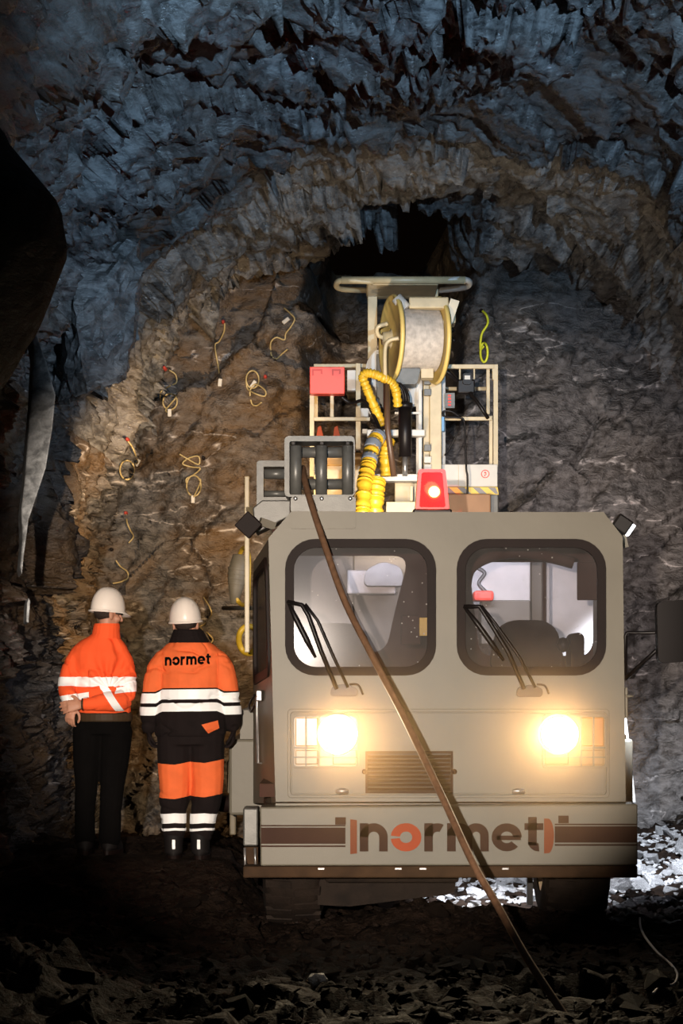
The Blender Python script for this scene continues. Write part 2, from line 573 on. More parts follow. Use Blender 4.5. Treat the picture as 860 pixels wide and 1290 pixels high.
def glyph(c):
    """returns quads and advance, x-height 1"""
    s = ST
    if c == 'n':
        w = 0.98; r = w / 2
        return rect(0, 0, s, 1) + sector(r, 1 - r, r - s, r, 0, 180) + rect(w - s, 0, w, 1 - r), w
    if c == 'm':
        r = 0.44
        x2 = 2 * r - s
        return (rect(0, 0, s, 1) + sector(r, 1 - r, r - s, r, 0, 180) + rect(2 * r - s, 0, 2 * r, 1 - r)
                + sector(x2 + r, 1 - r, r - s, r, 0, 180) + rect(x2 + 2 * r - s, 0, x2 + 2 * r, 1 - r)), x2 + 2 * r
    if c == 'o':
        return sector(0.54, 0.5, 0.52 - s, 0.54, 187, 533, 22, 1.0, 0.93), 1.08
    if c == 'r':
        r = 0.46
        return rect(0, 0, s, 1) + sector(r, 1 - r, r - s, r, 62, 180), 0.70
    if c == 'e':
        return sector(0.53, 0.5, 0.52 - s, 0.53, 0, 318, 20, 1.0, 0.94) + rect(0.18, 0.40, 1.02, 0.56), 1.05
    if c == 't':
        return rect(0.13, 0.22, 0.13 + s, 1.22) + rect(0, 0.76, 0.66, 1.0) + sector(0.13 + 0.36, 0.34, 0.36 - s, 0.36, 180, 275, 8, 1, 0.94), 0.66
    return [], 0.3


def word(txt, gap=0.11):
    out, x = [], 0.0
    for c in txt:
        q, w = glyph(c)
        out.append((c, [tuple((u + x, v) for u, v in p) for p in q]))
        x += w + gap
    return out, x - gap


# ------------------------------------------------------------------ rock noise (numpy)
def h3(i, j, k, s):
    with np.errstate(over='ignore'):
        n = (i.astype(np.uint32) * np.uint32(374761393) + j.astype(np.uint32) * np.uint32(668265263)
             + k.astype(np.uint32) * np.uint32(2246822519) + np.uint32((s * 3266489917) & 0xFFFFFFFF))
        n = (n ^ (n >> np.uint32(13))) * np.uint32(1274126177)
        n = (n ^ (n >> np.uint32(16))) * np.uint32(2654435761)
        n = n ^ (n >> np.uint32(15))
    return n.astype(np.float64) / 4294967296.0


def vnoise(p, s):
    b = np.floor(p).astype(np.int64)
    f = p - b
    f = f * f * (3 - 2 * f)
    out = 0
    for dx in (0, 1):
        for dy in (0, 1):
            for dz in (0, 1):
                w = (f[:, 0] if dx else 1 - f[:, 0]) * (f[:, 1] if dy else 1 - f[:, 1]) * (f[:, 2] if dz else 1 - f[:, 2])
                out = out + w * h3(b[:, 0] + dx, b[:, 1] + dy, b[:, 2] + dz, s)
    return out


def fbm(p, s, o=4):
    a, t, r = 0.5, 0, 0
    for i in range(o):
        r = r + a * (vnoise(p * 2 ** i, s + i) - 0.5); a *= 0.5
    return r


def slab(p, s, tilt=0.9):
    """each cell is a tilted flat slab: fractured-rock relief"""
    b = np.floor(p).astype(np.int64)
    best = np.full(len(p), 9e9)
    val = np.zeros(len(p))
    for dx in (-1, 0, 1):
        for dy in (-1, 0, 1):
            for dz in (-1, 0, 1):
                i, j, k = b[:, 0] + dx, b[:, 1] + dy, b[:, 2] + dz
                d = np.stack([p[:, 0] - i - h3(i, j, k, s), p[:, 1] - j - h3(i, j, k, s + 1), p[:, 2] - k - h3(i, j, k, s + 2)], 1)
                dist = np.abs(d).sum(1) * 0.5 + np.sqrt((d * d).sum(1))
                v = 0.5 * (h3(i, j, k, s + 3) - 0.5) + 1.7 * tilt * ((h3(i, j, k, s + 4) - .5) * d[:, 0] + (h3(i, j, k, s + 5) - .5) * d[:, 1] + (h3(i, j, k, s + 6) - .5) * d[:, 2])
                m = dist < best
                best = np.where(m, dist, best)
                val = np.where(m, v, val)
    return val


ROT = np.array(Matrix.Rotation(0.6, 3, 'Y') @ Matrix.Rotation(0.5, 3, 'X'))
ANI = np.array([1.0, 0.75, 1.7])


def relief(p, amp=(0.30, 0.19, 0.13, 0.06)):
    q = (p @ ROT.T) * ANI
    w = np.stack([fbm(q * 1.3, 51, 3), fbm(q * 1.3, 61, 3), fbm(q * 1.3, 71, 3)], 1)
    q = q + 0.35 * w
    k1 = np.clip(0.75 + 2.6 * fbm(p * 0.9 + 7, 131, 3), 0.15, 1.5)     # smooth slabs in places, shattered in others
    k2 = np.clip(0.60 + 3.2 * fbm(p * 1.3 + 3, 141, 3), 0.05, 1.6)
    return (amp[0] * slab(q * 0.75, 11) + amp[1] * slab(q * 1.9, 23) + k1 * amp[2] * slab(q * 4.8, 37, 1.1)
            + k2 * amp[3] * (slab(q * 11, 41, 1.2) + 0.45 * slab(q * 24, 47, 1.2)) + 0.12 * fbm(p * 2.2, 5, 4))


def grid_obj(name, pts, nu, nv, m, parent=None):
    me = bpy.data.meshes.new(name)
    idx = np.arange(nu * nv).reshape(nu, nv)
    f = np.stack([idx[:-1, :-1], idx[1:, :-1], idx[1:, 1:], idx[:-1, 1:]], -1).reshape(-1, 4)
    me.vertices.add(len(pts)); me.vertices.foreach_set('co', pts.astype(np.float32).ravel())
    me.loops.add(f.size); me.loops.foreach_set('vertex_index', f.astype(np.int32).ravel())
    me.polygons.add(len(f)); me.polygons.foreach_set('loop_start', np.arange(0, f.size, 4, dtype=np.int32))
    me.update(calc_edges=True)
    me.validate()
    return link(name, me, m, parent)


# ------------------------------------------------------------------ setting: a blasted drift in rock
TC, TW, TH, TN = 0.75, 3.1, 5.45, 3.0        # tunnel centre, half width, height, roundness of the arch
th = np.linspace(0, PI, 4000)
prof = np.stack([TC + TW * np.sign(np.cos(th)) * np.abs(np.cos(th)) ** (2 / TN), TH * np.abs(np.sin(th)) ** (2 / TN)], 1)
prof = np.vstack([[TC + TW, -0.6], prof, [TC - TW, -0.6]])
acc = np.concatenate([[0], np.cumsum(np.linalg.norm(np.diff(prof, axis=0), axis=1))])
total = acc[-1]
ys = np.concatenate([np.arange(3.0, 10.4, 0.13), np.arange(10.4, 18.61, 0.025)])


sm = lambda a, b, x: (lambda t: t * t * (3 - 2 * t))(np.clip((x - a) / (b - a), 0, 1))


def tunnel(name, a0, a1, m):
    n = int((a1 - a0) / 0.026)
    t = np.linspace(a0, a1, n)
    x = np.interp(t, acc, prof[:, 0]); z = np.interp(t, acc, prof[:, 1])
    Yg, Xg = np.meshgrid(ys, x, indexing='ij')
    _, Zg = np.meshgrid(ys, z, indexing='ij')
    p = np.stack([Xg.ravel(), Yg.ravel(), Zg.ravel()], 1)
    nrm = np.stack([TC - p[:, 0], np.zeros(len(p)), 1.9 - p[:, 2]], 1)
    nrm /= np.linalg.norm(nrm, axis=1)[:, None]
    d = relief(p)
    p = p + nrm * d[:, None]
    wb_ = 0.5 * fbm(p * 2.1, 97, 3)                     # roof lifted just before the face, shaped to make a black shadow
    p[:, 2] += 1.7 * sm(16.75, 16.95, p[:, 1] + 0.5 * wb_) * sm(-0.12, 0.0, p[:, 0] + wb_) * (1 - sm(1.0, 1.12, p[:, 0] + wb_)) * (p[:, 2] > 4.0)
    return grid_obj(name, p, len(ys), n, m)


wr = tunnel('wall_right', 0.0, 4.1, M['wall_rock'])
cl = tunnel('ceiling', 4.1, total - 4.1, M['roof_rock'])
wl = tunnel('wall_left', total - 4.1, total, M['face_rock'])
for o in (wr, cl, wl):
    o['kind'] = 'structure'

# the working face
fx = np.arange(-3.0, 4.6, 0.029)
fz = np.arange(-0.5, 6.2, 0.029)
Xg, Zg = np.meshgrid(fx, fz, indexing='ij')
fp = np.stack([Xg.ravel(), np.full(Xg.size, 18.15), Zg.ravel()], 1)
fd = relief(fp, (0.42, 0.22, 0.09, 0.028))
big = 0.5 * np.exp(-((fp[:, 0] + 1.0) / 0.9) ** 2) + 0.25 * np.sin(fp[:, 0] * 1.3 + 0.5)
wob = 0.55 * fbm(fp * 1.9, 91, 4)
shadow_hollow = sm(-0.42, -0.05, fp[:, 0] + wob) * (1 - sm(0.9, 1.25, fp[:, 0] + wob)) * sm(3.6, 4.5, fp[:, 2] + wob) * 1.0  # hollow shaped into the face to stand for a dark shadow
fp[:, 1] += -fd - big + 0.25 + shadow_hollow * (1.3 + 3.6 * sm(4.8, 5.1, fp[:, 2] + 0.4 * wob))
wb = grid_obj('wall_back', fp, len(fx), len(fz), M['face_rock'])
wb['kind'] = 'structure'


# floor with a rubble mound on the left where the men stand
def floor_base(x, y):
    m = 0.36 / (1 + np.exp((x + 0.62) / 0.07)) * np.exp(-np.clip(np.abs(y - 13.9) - 1.0, 0, 9) ** 2 / 0.8)
    m = m + 0.16 * np.exp(-((x - 0.55) / 0.75) ** 2 - ((y - 12.15) / 0.45) ** 2)
    m = m + 0.10 * sm(15.5, 18, y) + 0.12 * sm(2.3, 3.6, x)
    m = m + 0.30 * np.exp(-((x + 1.75) / 0.5) ** 2 - ((y - 9.6) / 0.9) ** 2)
    return m


def flat_spots(x, y):
    w = np.ones_like(x)
    for cx_, cy_, r in ((-1.64, 13.35, 0.33), (-1.03, 13.35, 0.33), (1.46, 12.65, 0.3), (-0.30, 12.65, 0.3), (1.5, 15.9, 0.35), (-0.35, 15.9, 0.35)):
        w = np.minimum(w, sm(r * 0.7, r * 1.5, np.hypot(x - cx_, y - cy_)))
    return w


def floor_h(x, y):
    x = np.atleast_1d(np.asarray(x, float)); y = np.atleast_1d(np.asarray(y, float))
    p = np.stack([x, y, np.zeros_like(x)], 1)
    w = flat_spots(x, y)
    return floor_base(x, y) + w * (0.16 * slab(p * 2.0, 77) * 0.5 + 0.07 * slab(p * 6, 83) + 0.10 * fbm(p * 1.4, 88, 4))


gx = np.arange(-3.2, 4.7, 0.042)
gy = np.concatenate([np.arange(3.0, 8.0, 0.12), np.arange(8.0, 18.7, 0.042)])
Xg, Yg = np.meshgrid(gx, gy, indexing='ij')
gp = np.stack([Xg.ravel(), Yg.ravel(), floor_h(Xg.ravel(), Yg.ravel())], 1)
fl = grid_obj('floor', gp, len(gx), len(gy), M['muck'])
fl['kind'] = 'structure'


def hull_rock(name, pts, m, parent, amp=0.05, cuts=4, freq=3.0, seed=3):
    """convex block through the given corners, subdivided and roughened"""
    bm = bmesh.new()
    for p in pts:
        bm.verts.new(p)
    r = bmesh.ops.convex_hull(bm, input=bm.verts)
    bmesh.ops.delete(bm, geom=[g for g in r['geom_interior'] if isinstance(g, bmesh.types.BMVert)], context='VERTS')
    bmesh.ops.triangulate(bm, faces=bm.faces)
    bmesh.ops.subdivide_edges(bm, edges=bm.edges, cuts=cuts, use_grid_fill=True)
    bmesh.ops.triangulate(bm, faces=bm.faces)
    bm.normal_update()
    co = np.array([v.co for v in bm.verts]); no = np.array([v.normal for v in bm.verts])
    d = amp * (slab(co * freq, seed) + 0.6 * slab(co * freq * 3, seed + 9) + fbm(co * freq, seed + 5))
    co = co + no * d[:, None]
    for v, c in zip(bm.verts, co):
        v.co = c
    bmesh.ops.recalc_face_normals(bm, faces=bm.faces)
    me = bpy.data.meshes.new(name)
    bm.to_mesh(me); bm.free()
    return link(name, me, m, parent)


# near-black mass added at the left wall, standing in for a soft shadow
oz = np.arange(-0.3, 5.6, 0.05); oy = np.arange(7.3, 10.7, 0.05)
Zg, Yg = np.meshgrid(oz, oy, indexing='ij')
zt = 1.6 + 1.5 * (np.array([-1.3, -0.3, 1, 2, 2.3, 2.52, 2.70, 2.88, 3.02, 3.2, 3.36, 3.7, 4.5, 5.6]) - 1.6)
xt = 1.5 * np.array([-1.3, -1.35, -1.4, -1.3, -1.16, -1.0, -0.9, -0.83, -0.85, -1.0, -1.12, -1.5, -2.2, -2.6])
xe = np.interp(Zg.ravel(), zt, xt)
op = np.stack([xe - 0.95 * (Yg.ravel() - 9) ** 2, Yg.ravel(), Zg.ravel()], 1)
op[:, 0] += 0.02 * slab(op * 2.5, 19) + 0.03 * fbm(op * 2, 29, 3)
grid_obj('shadow_mass', op, len(oz), len(oy), M['shaded_stone'], wl)
# overhanging shoulder of rock, high on the left
hull_rock('rock_shoulder', [P(72, 508, 13.6), P(110, 497, 13.3), P(155, 476, 13.5), P(157, 400, 13.4), P(180, 300, 13.3), P(80, 290, 13.2), P(56, 330, 13.6),
                            P(95, 405, 13.0), P(62, 430, 13.7), P(60, 300, 14.6), P(170, 300, 14.8), P(158, 470, 14.6), P(66, 505, 14.4)], M['roof_rock'], wl, 0.07, 14, 2.6, 13)
# pale slab added off the left wall, standing in for a patch of light
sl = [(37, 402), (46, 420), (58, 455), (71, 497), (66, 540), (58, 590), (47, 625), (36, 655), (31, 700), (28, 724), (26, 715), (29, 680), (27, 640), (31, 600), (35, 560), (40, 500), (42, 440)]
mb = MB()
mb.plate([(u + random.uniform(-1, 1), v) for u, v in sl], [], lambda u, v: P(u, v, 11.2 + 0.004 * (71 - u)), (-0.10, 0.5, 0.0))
mb.build('light_patch_slab', M['light_patch_rock'], wl, 0.012)
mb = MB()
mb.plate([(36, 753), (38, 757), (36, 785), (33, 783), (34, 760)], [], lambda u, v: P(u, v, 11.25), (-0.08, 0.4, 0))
mb.build('light_patch_splinter', M['light_patch_rock'], wl, 0.004)


def bvh(o):
    me = o.data
    return BVHTree.FromPolygons([v.co for v in me.vertices], [tuple(p.vertices) for p in me.polygons])


ROCK = [bvh(wb), bvh(wl), bvh(cl), bvh(wr)]


def on_rock(px, py, off=0.03):
    o = Vector((0, 0, CH))
    d = (P(px, py, 10) - o).normalized()
    best = None
    for t in ROCK:
        h = t.ray_cast(o + d * 9.0, d)
        if h[0] is not None and (best is None or h[3] < best[1]):
            best = (h[0], h[3])
    return best[0] - d * off if best else P(px, py, 17.5)


# ------------------------------------------------------------------ loose stones
def stone_mesh(k, rnd):
    bm = bmesh.new()
    for i in range(11):
        v = Vector((rnd.gauss(0, 1), rnd.gauss(0, 1), rnd.gauss(0, 1))).normalized() * rnd.uniform(0.75, 1.05)
        bm.verts.new((v.x, v.y * 0.8, v.z * 0.5))
    r = bmesh.ops.convex_hull(bm, input=bm.verts)
    bmesh.ops.delete(bm, geom=[g for g in r['geom_interior'] if isinstance(g, bmesh.types.BMVert)], context='VERTS')
    me = bpy.data.meshes.new('stone')
    bm.to_mesh(me); bm.free()
    return me


rnd = random.Random(11)
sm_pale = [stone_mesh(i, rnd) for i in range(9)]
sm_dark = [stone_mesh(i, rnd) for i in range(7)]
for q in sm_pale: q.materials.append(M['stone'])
for q in sm_dark: q.materials.append(M['shaded_stone'])
spots = []
while len(spots) < 292:
    u = rnd.random()
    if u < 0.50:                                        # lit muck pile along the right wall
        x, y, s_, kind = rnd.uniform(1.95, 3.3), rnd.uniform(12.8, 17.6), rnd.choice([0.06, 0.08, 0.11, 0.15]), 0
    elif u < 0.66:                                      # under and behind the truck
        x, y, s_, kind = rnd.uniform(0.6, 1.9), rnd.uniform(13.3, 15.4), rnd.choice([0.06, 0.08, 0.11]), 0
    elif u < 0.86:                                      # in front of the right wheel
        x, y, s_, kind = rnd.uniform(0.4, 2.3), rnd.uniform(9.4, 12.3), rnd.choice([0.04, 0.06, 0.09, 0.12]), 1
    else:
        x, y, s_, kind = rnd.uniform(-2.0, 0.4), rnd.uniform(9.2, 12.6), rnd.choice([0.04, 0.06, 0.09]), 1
    if flat_spots(np.array([x]), np.array([y]))[0] < 0.95:
        continue
    spots.append((x, y, s_ * rnd.uniform(0.8, 1.2), kind))
hz = floor_h([a[0] for a in spots], [a[1] for a in spots])
for (x, y, s_, kind), z in zip(spots, hz):
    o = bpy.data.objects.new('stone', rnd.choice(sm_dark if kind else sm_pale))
    C.objects.link(o)
    o.parent = fl
    o.location = (x, y, z + s_ * 0.18)
    o.rotation_euler = (rnd.uniform(-0.5, 0.5), rnd.uniform(-0.5, 0.5), rnd.uniform(0, 6.28))
    o.scale = (s_, s_, s_)
# the smaller gravel, too fine to pick apart
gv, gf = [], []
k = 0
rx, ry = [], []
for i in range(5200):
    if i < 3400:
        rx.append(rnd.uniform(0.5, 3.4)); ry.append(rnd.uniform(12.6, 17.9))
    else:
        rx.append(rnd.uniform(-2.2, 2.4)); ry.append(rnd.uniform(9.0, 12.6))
rz = floor_h(rx, ry)
base_p = [[tuple(v.co) for v in q.vertices] for q in sm_pale]
base_f = [[tuple(p.vertices) for p in q.polygons] for q in sm_pale]
split = None
for i, (x, y, z) in enumerate(zip(rx, ry, rz)):
    if i == 3400:
        split = len(gf)
    b = rnd.randrange(9)
    s_ = rnd.uniform(0.018, 0.05)
    R = Matrix.Rotation(rnd.uniform(0, 6.28), 3, 'Z') @ Matrix.Rotation(rnd.uniform(-.7, .7), 3, 'X')
    for v in base_p[b]:
        gv.append(tuple(R @ Vector(v) * s_ + Vector((x, y, z + s_ * 0.15))))
    gf += [tuple(i2 + k for i2 in f) for f in base_f[b]]
    k += len(base_p[b])
go = mesh_obj('gravel', gv, gf, [M['stone'], M['shaded_stone']], fl)
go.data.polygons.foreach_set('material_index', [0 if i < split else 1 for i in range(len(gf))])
go['kind'] = 'stuff'
# rocks showing in the dark, lower left
for i, (px, py, Y, s_) in enumerate(((72, 1225, 9.6, 0.22), (92, 1284, 8.9, 0.16), (402, 1236, 9.9, 0.05))):
    c = P(px, py, Y)
    pts = [c + Vector((rnd.uniform(-1, 1), rnd.uniform(-1, 1), rnd.uniform(-0.9, 0.7))).normalized() * s_ for _ in range(14)]
    pts.append(c + Vector((0, 0, -s_ * 1.6)))
    hull_rock('boulder', pts, M['stone'] if i == 2 else M['shaded_stone'], fl, 0.03, 5, 6, 21 + i)

# ------------------------------------------------------------------ the charging vehicle
V = Vector
truck = empty('charging_vehicle', (0.65, 14.2, 0.0),
              'beige underground charging vehicle with lit headlamps, cable reel and basket, parked before rock face', 'vehicle')
YF = 12.0                                             # front plane of the cab
cabp = lambda u, v: P(u, v, YF)


def part(name, mb, m, parent=truck, bevel=0.0):
    return mb.build(name, m, parent, bevel)


# --- cab shell
HL = rr(364, 684, 544, 846, 33); HR = rr(580, 684, 758, 846, 33)
front = [(347, 1012), (338, 678), (366, 645), (760, 645), (784, 676), (788, 1012)]
mb = MB().plate(front, [HL, HR], cabp, (0, 0.04, 0))
body = part('cab_front', mb, M['paint'])
YB = 13.5
FL_T, FR_T = cabp(366, 645), cabp(760, 645)
BK = [(-0.60, 0.72), (-0.60, 2.36), (-0.46, 2.55), (1.62, 2.55), (1.74, 2.36), (1.74, 0.72)]
# roof with its two sloping shoulders
a = [cabp(338, 678), cabp(366, 645), cabp(760, 645), cabp(784, 676)]
a = [p + V((0, 0.04, 0)) for p in a]
b = [V((BK[1][0], YB, BK[1][1])), V((BK[2][0], YB, BK[2][1])), V((BK[3][0], YB, BK[3][1])), V((BK[4][0], YB, BK[4][1]))]
mb = MB()
for i in range(3):
    q = [a[i], a[i + 1], b[i + 1], b[i]]
    dn = V((0, 0, -0.03))
    mb.add(q + [p + dn for p in q], [(0, 1, 2, 3), (7, 6, 5, 4), (0, 4, 5, 1), (1, 5, 6, 2), (2, 6, 7, 3), (3, 7, 4, 0)])
part('cab_roof', mb, M['paint'])
# left side (door) with a window hole: u = 0 front .. 1 back, v = height
lb, lt = cabp(347, 1012) + V((0, 0.04, 0)), cabp(338, 678) + V((0, 0.04, 0))
rb_, rt = V((-0.60, YB, 0.72)), V((-0.60, YB, 2.36))


def side_fn(u, v):
    return (lb.lerp(rb_, u)).lerp(lt.lerp(rt, u), v)


mb = MB().plate([(0.0, 0), (1, 0), (1, 1), (0.0, 1)], [rr(0.12, 0.50, 0.90, 0.93, 0.06)], side_fn, (0.03, 0, 0))
door = part('cab_door', mb, M['paint'])
mb = MB().plate(rr(0.10, 0.485, 0.92, 0.945, 0.07), [rr(0.16, 0.52, 0.86, 0.915, 0.05)], lambda u, v: side_fn(u, v) + V((-0.012, 0, 0)), (0.03, 0, 0))
part('window_seal', mb, M['rubber'], door)
mb = MB().plate(rr(0.13, 0.505, 0.89, 0.93, 0.06), [], lambda u, v: side_fn(u, v) + V((0.004, 0, 0)), (0.006, 0, 0))
part('window_pane', mb, M['side_glass'], door)
h0, h1 = side_fn(0.55, 0.16) + V((-0.03, 0, 0)), side_fn(0.55, 0.42) + V((-0.03, 0, 0))
part('grab_rail', MB().tube([h0 + V((0.04, 0, 0)), h0, h1, h1 + V((0.04, 0, 0))], 0.011, 8), M['steel'], door)
hx = side_fn(0.45, 0.425) + V((-0.025, 0, 0))
part('door_handle', MB().box(hx - V((0.02, 0.08, 0.035)), hx + V((0.02, 0.08, 0.035))), M['steel'], door, 0.008)
part('door_latch', MB().tube(curve([side_fn(0.75, .44) + V((-.02, 0, 0)), side_fn(0.8, .40) + V((-.05, 0, 0)), side_fn(0.7, .37) + V((-.05, 0, 0)), side_fn(.62, .40) + V((-.03, 0, 0))]), 0.008, 8), M['black'], door)
# right side, solid
rf0, rf1 = cabp(788, 1012) + V((0, 0.04, 0)), cabp(784, 676) + V((0, 0.04, 0))
rk0, rk1 = V((1.74, YB, 0.72)), V((1.74, YB, 2.36))
mb = MB().plate([(0, 0), (1, 0), (1, 1), (0, 1)], [], lambda u, v: rf0.lerp(rk0, u).lerp(rf1.lerp(rk1, u), v), (-0.03, 0, 0))
part('cab_side', mb, M['paint'])
# rear wall with two rear windows; dark trim inside
back = [(347, 990), (318, 745), (333, 716), (650 + 66, 716), (716, 716), (745, 745), (745, 990)]
rearp = lambda u, v: P(u, v, YB)
back = [((x / YB) * F + CX, HZ - (z - CH) * F / YB) for x, z in BK]
RL = round_poly([(368, 700), (515, 700), (496, 775), (486, 822), (364, 822), (364, 712)], 20)
RR = round_poly([(590, 708), (753, 708), (750, 800), (742, 826), (604, 826)], 16)
mb = MB().plate(back, [RL, RR], rearp, (0, 0.03, 0))
part('cab_rear_wall', mb, M['interior'])
mb = MB().box((-0.50, 12.1, 0.85), (1.68, 13.48, 0.93))
part('cab_floor', mb, M['interior'])
mb = MB().box((-0.42, 12.05, 2.46), (1.60, 13.49, 2.48))
part('headliner', mb, M['interior'])
mb = MB().box((-0.40, 12.05, 1.18), (1.66, 12.38, 1.58))
dash = part('dashboard', mb, M['interior'], truck, 0.04)
part('dash_box', MB().pbox(505, 775, 530, 812, 12.42, 0.1), M['interior'], dash, 0.01)
part('dash_gauge', MB().pbox(528, 778, 539, 801, 12.4, 0.02), M['hazard_yellow'], dash, 0.003)
part('roll_bar', MB().tube(curve([P(585, 745, 12.9), P(592, 716, 12.9), P(620, 700, 12.9), P(655, 696, 12.9), P(690, 701, 12.9), P(722, 709, 12.9)]), 0.04, 10), M['interior'])
for u0, u1, v0, v1 in ((684, 687.5, 708, 826),):
    part('rear_window_bar', MB().pbox(u0, v0, u1, v1, YB - 0.01, 0.03), M['interior'])
part('sun_visor', MB().pbox(727, 708, 756, 756, 12.9, 0.03), M['interior'], truck, 0.008)


def seat(xc, hw, top, bot, Y):
    s_ = round_poly([(xc - hw, bot), (xc - hw * 0.72, top), (xc + hw * 0.72, top), (xc + hw, bot)], 26, 6)
    o = part('seat_backrest', MB().plate(s_, [], lambda u, v: P(u, v, Y), (0, 0.13, 0)), M['seat'], truck, 0.02)
    part('seat_cushion', MB().pbox(xc - hw, bot - 8, xc + hw, bot + 22, Y - 0.42, 0.44), M['seat'], o, 0.04)
    return o


seat(420, 54, 785, 852, 13.15)
seat(664, 50, 781, 850, 13.15)
part('seat_armrest', MB().plate(rr(719, 797, 736, 850, 8), [], lambda u, v: P(u, v, 12.95), (0, 0.3, 0)), M['seat'], truck, 0.01)
part('gear_knob', MB().lathe([(0, 0.001), (0.01, 0.03), (0.05, 0.045), (0.09, 0.03), (0.1, 0.001)], P(709, 822, 12.9), (0, 0, 1), 14), M['black'])

# --- windscreens
for H, seal_o, seal_i in ((HL, rr(359, 679, 549, 851, 38), rr(370, 690, 538, 840, 28)), (HR, rr(575, 679, 763, 851, 38), rr(586, 690, 752, 840, 28))):
    w = part('windscreen', MB().plate(H, [], lambda u, v: cabp(u, v) + V((0, 0.012, 0)), (0, 0.006, 0)), M['glass'])
    part('window_seal', MB().plate(seal_o, [seal_i], lambda u, v: cabp(u, v) + V((0, -0.012, 0)), (0, 0.034, 0)), M['rubber'], w, 0.004)

# --- wipers
Yw = YF - 0.05


def wiper(pts_arm1, pts_arm2, blade, base, hook):
    q = lambda l: [P(u, v, Yw + d) for u, v, d in l]
    o = part('wiper', MB().plate(round_poly(base, 5, 4), [], lambda u, v: P(u, v, Yw), (0, 0.05, 0)), M['black'], truck, 0.006)
    part('wiper_arm', MB().tube(q(pts_arm1), 0.013, 8), M['black'], o)
    part('wiper_arm', MB().tube(q(pts_arm2), 0.009, 8), M['black'], o)
    part('wiper_blade', MB().tube(q(blade), [0.008, 0.017, 0.017, 0.008], 8), M['black'], o)
    part('washer_hose', MB().tube(curve(q(hook)), 0.006, 6), M['black'], o)


wiper([(424, 868, 0), (404, 820, -0.02), (388, 775, -0.02), (380, 762, -0.02), (362, 758, 0)], [(438, 866, 0), (420, 828, -0.01), (400, 782, -0.01), (384, 761, -0.02)],
      [(362, 757, 0.02), (372, 778, 0.015), (386, 806, 0.015), (397, 828, 0.02)], [(415, 877), (418, 864), (436, 861), (451, 868), (450, 877)], [(440, 862, 0), (451, 863, -0.01), (457, 875, 0)])
wiper([(660, 868, 0), (640, 822, -0.02), (618, 786, -0.02), (604, 764, -0.02), (584, 764, 0)], [(674, 866, 0), (654, 828, -0.01), (624, 786, -0.01), (606, 763, -0.02)],
      [(584, 764, 0.02), (602, 787, 0.015), (620, 812, 0.015), (634, 832, 0.02)], [(650, 878), (652, 866, ), (670, 862), (684, 868), (683, 878)], [(676, 862, 0), (686, 864, -0.01), (691, 874, 0)])

# --- nose panel with headlamps and grille
frame = rr(362, 893, 767, 1005, 5, 3)
frame_i = rr(366, 897, 763, 1001, 4, 3)
part('nose_trim', MB().plate(frame, [frame_i], lambda u, v: cabp(u, v) + V((0, -0.014, 0)), (0, 0.02, 0)), M['paint'], truck, 0.004)
part('nose_panel', MB().plate(rr(367.5, 898.5, 761.5, 999.5, 3, 3), [], lambda u, v: cabp(u, v) + V((0, -0.008, 0)), (0, 0.012, 0)), M['paint'], truck, 0.003)


def headlamp(x0, x1, lx, ax0, ax1):
    Y = YF - 0.03
    o = part('headlamp', MB().plate(rr(x0, 900, x1, 968, 5, 4), [rr(x0 + 3, 903, x1 - 3, 965, 4, 4)], lambda u, v: P(u, v, Y), (0, 0.03, 0)), M['paint'], truck, 0.004)
    part('lamp_tray', MB().plate(rr(x0 + 3, 903, x1 - 3, 965, 4, 4), [], lambda u, v: P(u, v, Y + 0.018), (0, 0.006, 0)), M['lens'], o)
    c = P(lx, 925, Y)
    part('lamp_bowl', MB().lathe([(-0.03, 0.125), (-0.035, 0.118), (0.012, 0.075), (0.014, 0.001)], c + V((0, 0.0, 0)), (0, 1, 0), 28), M['steel'], o)
    part('lamp_bulb', MB().lathe([(-0.032, 0.001), (-0.030, 0.05), (-0.02, 0.10), (-0.012, 0.114)], c, (0, 1, 0), 24), M['lamp_on'], o)
    part('indicator_lens', MB().pbox(ax0, 904, ax1, 940, Y - 0.008, 0.02), M['amber'], o, 0.005)
    part('side_lamp_lens', MB().pbox(ax0, 945, ax1, 963, Y - 0.008, 0.02), M['lens'], o, 0.005)
    part('side_lamp_lens', MB().pbox(x1 - (ax1 - x0) if lx < 560 else x0 + 3, 945, x1 - 3 if lx < 560 else x0 + (x1 - ax0), 963, Y - 0.008, 0.02), M['lens'], o, 0.005)
    g = MB()
    n = 5
    for i in range(n + 1):
        u = x0 + 2 + (x1 - x0 - 4) * i / n
        if abs(u - lx) > 20:
            g.bar(P(u, 902, Y - 0.02), P(u, 966, Y - 0.02), 0.010)
    for v in (902, 942, 954, 966):
        g.bar(P(x0 + 2, v, Y - 0.02), P(x1 - 2, v, Y - 0.02), 0.009)
    part('lamp_guard', g, M['paint'], o)


headlamp(367, 452, 425, 372, 400)
headlamp(683, 765, 703, 732, 760)

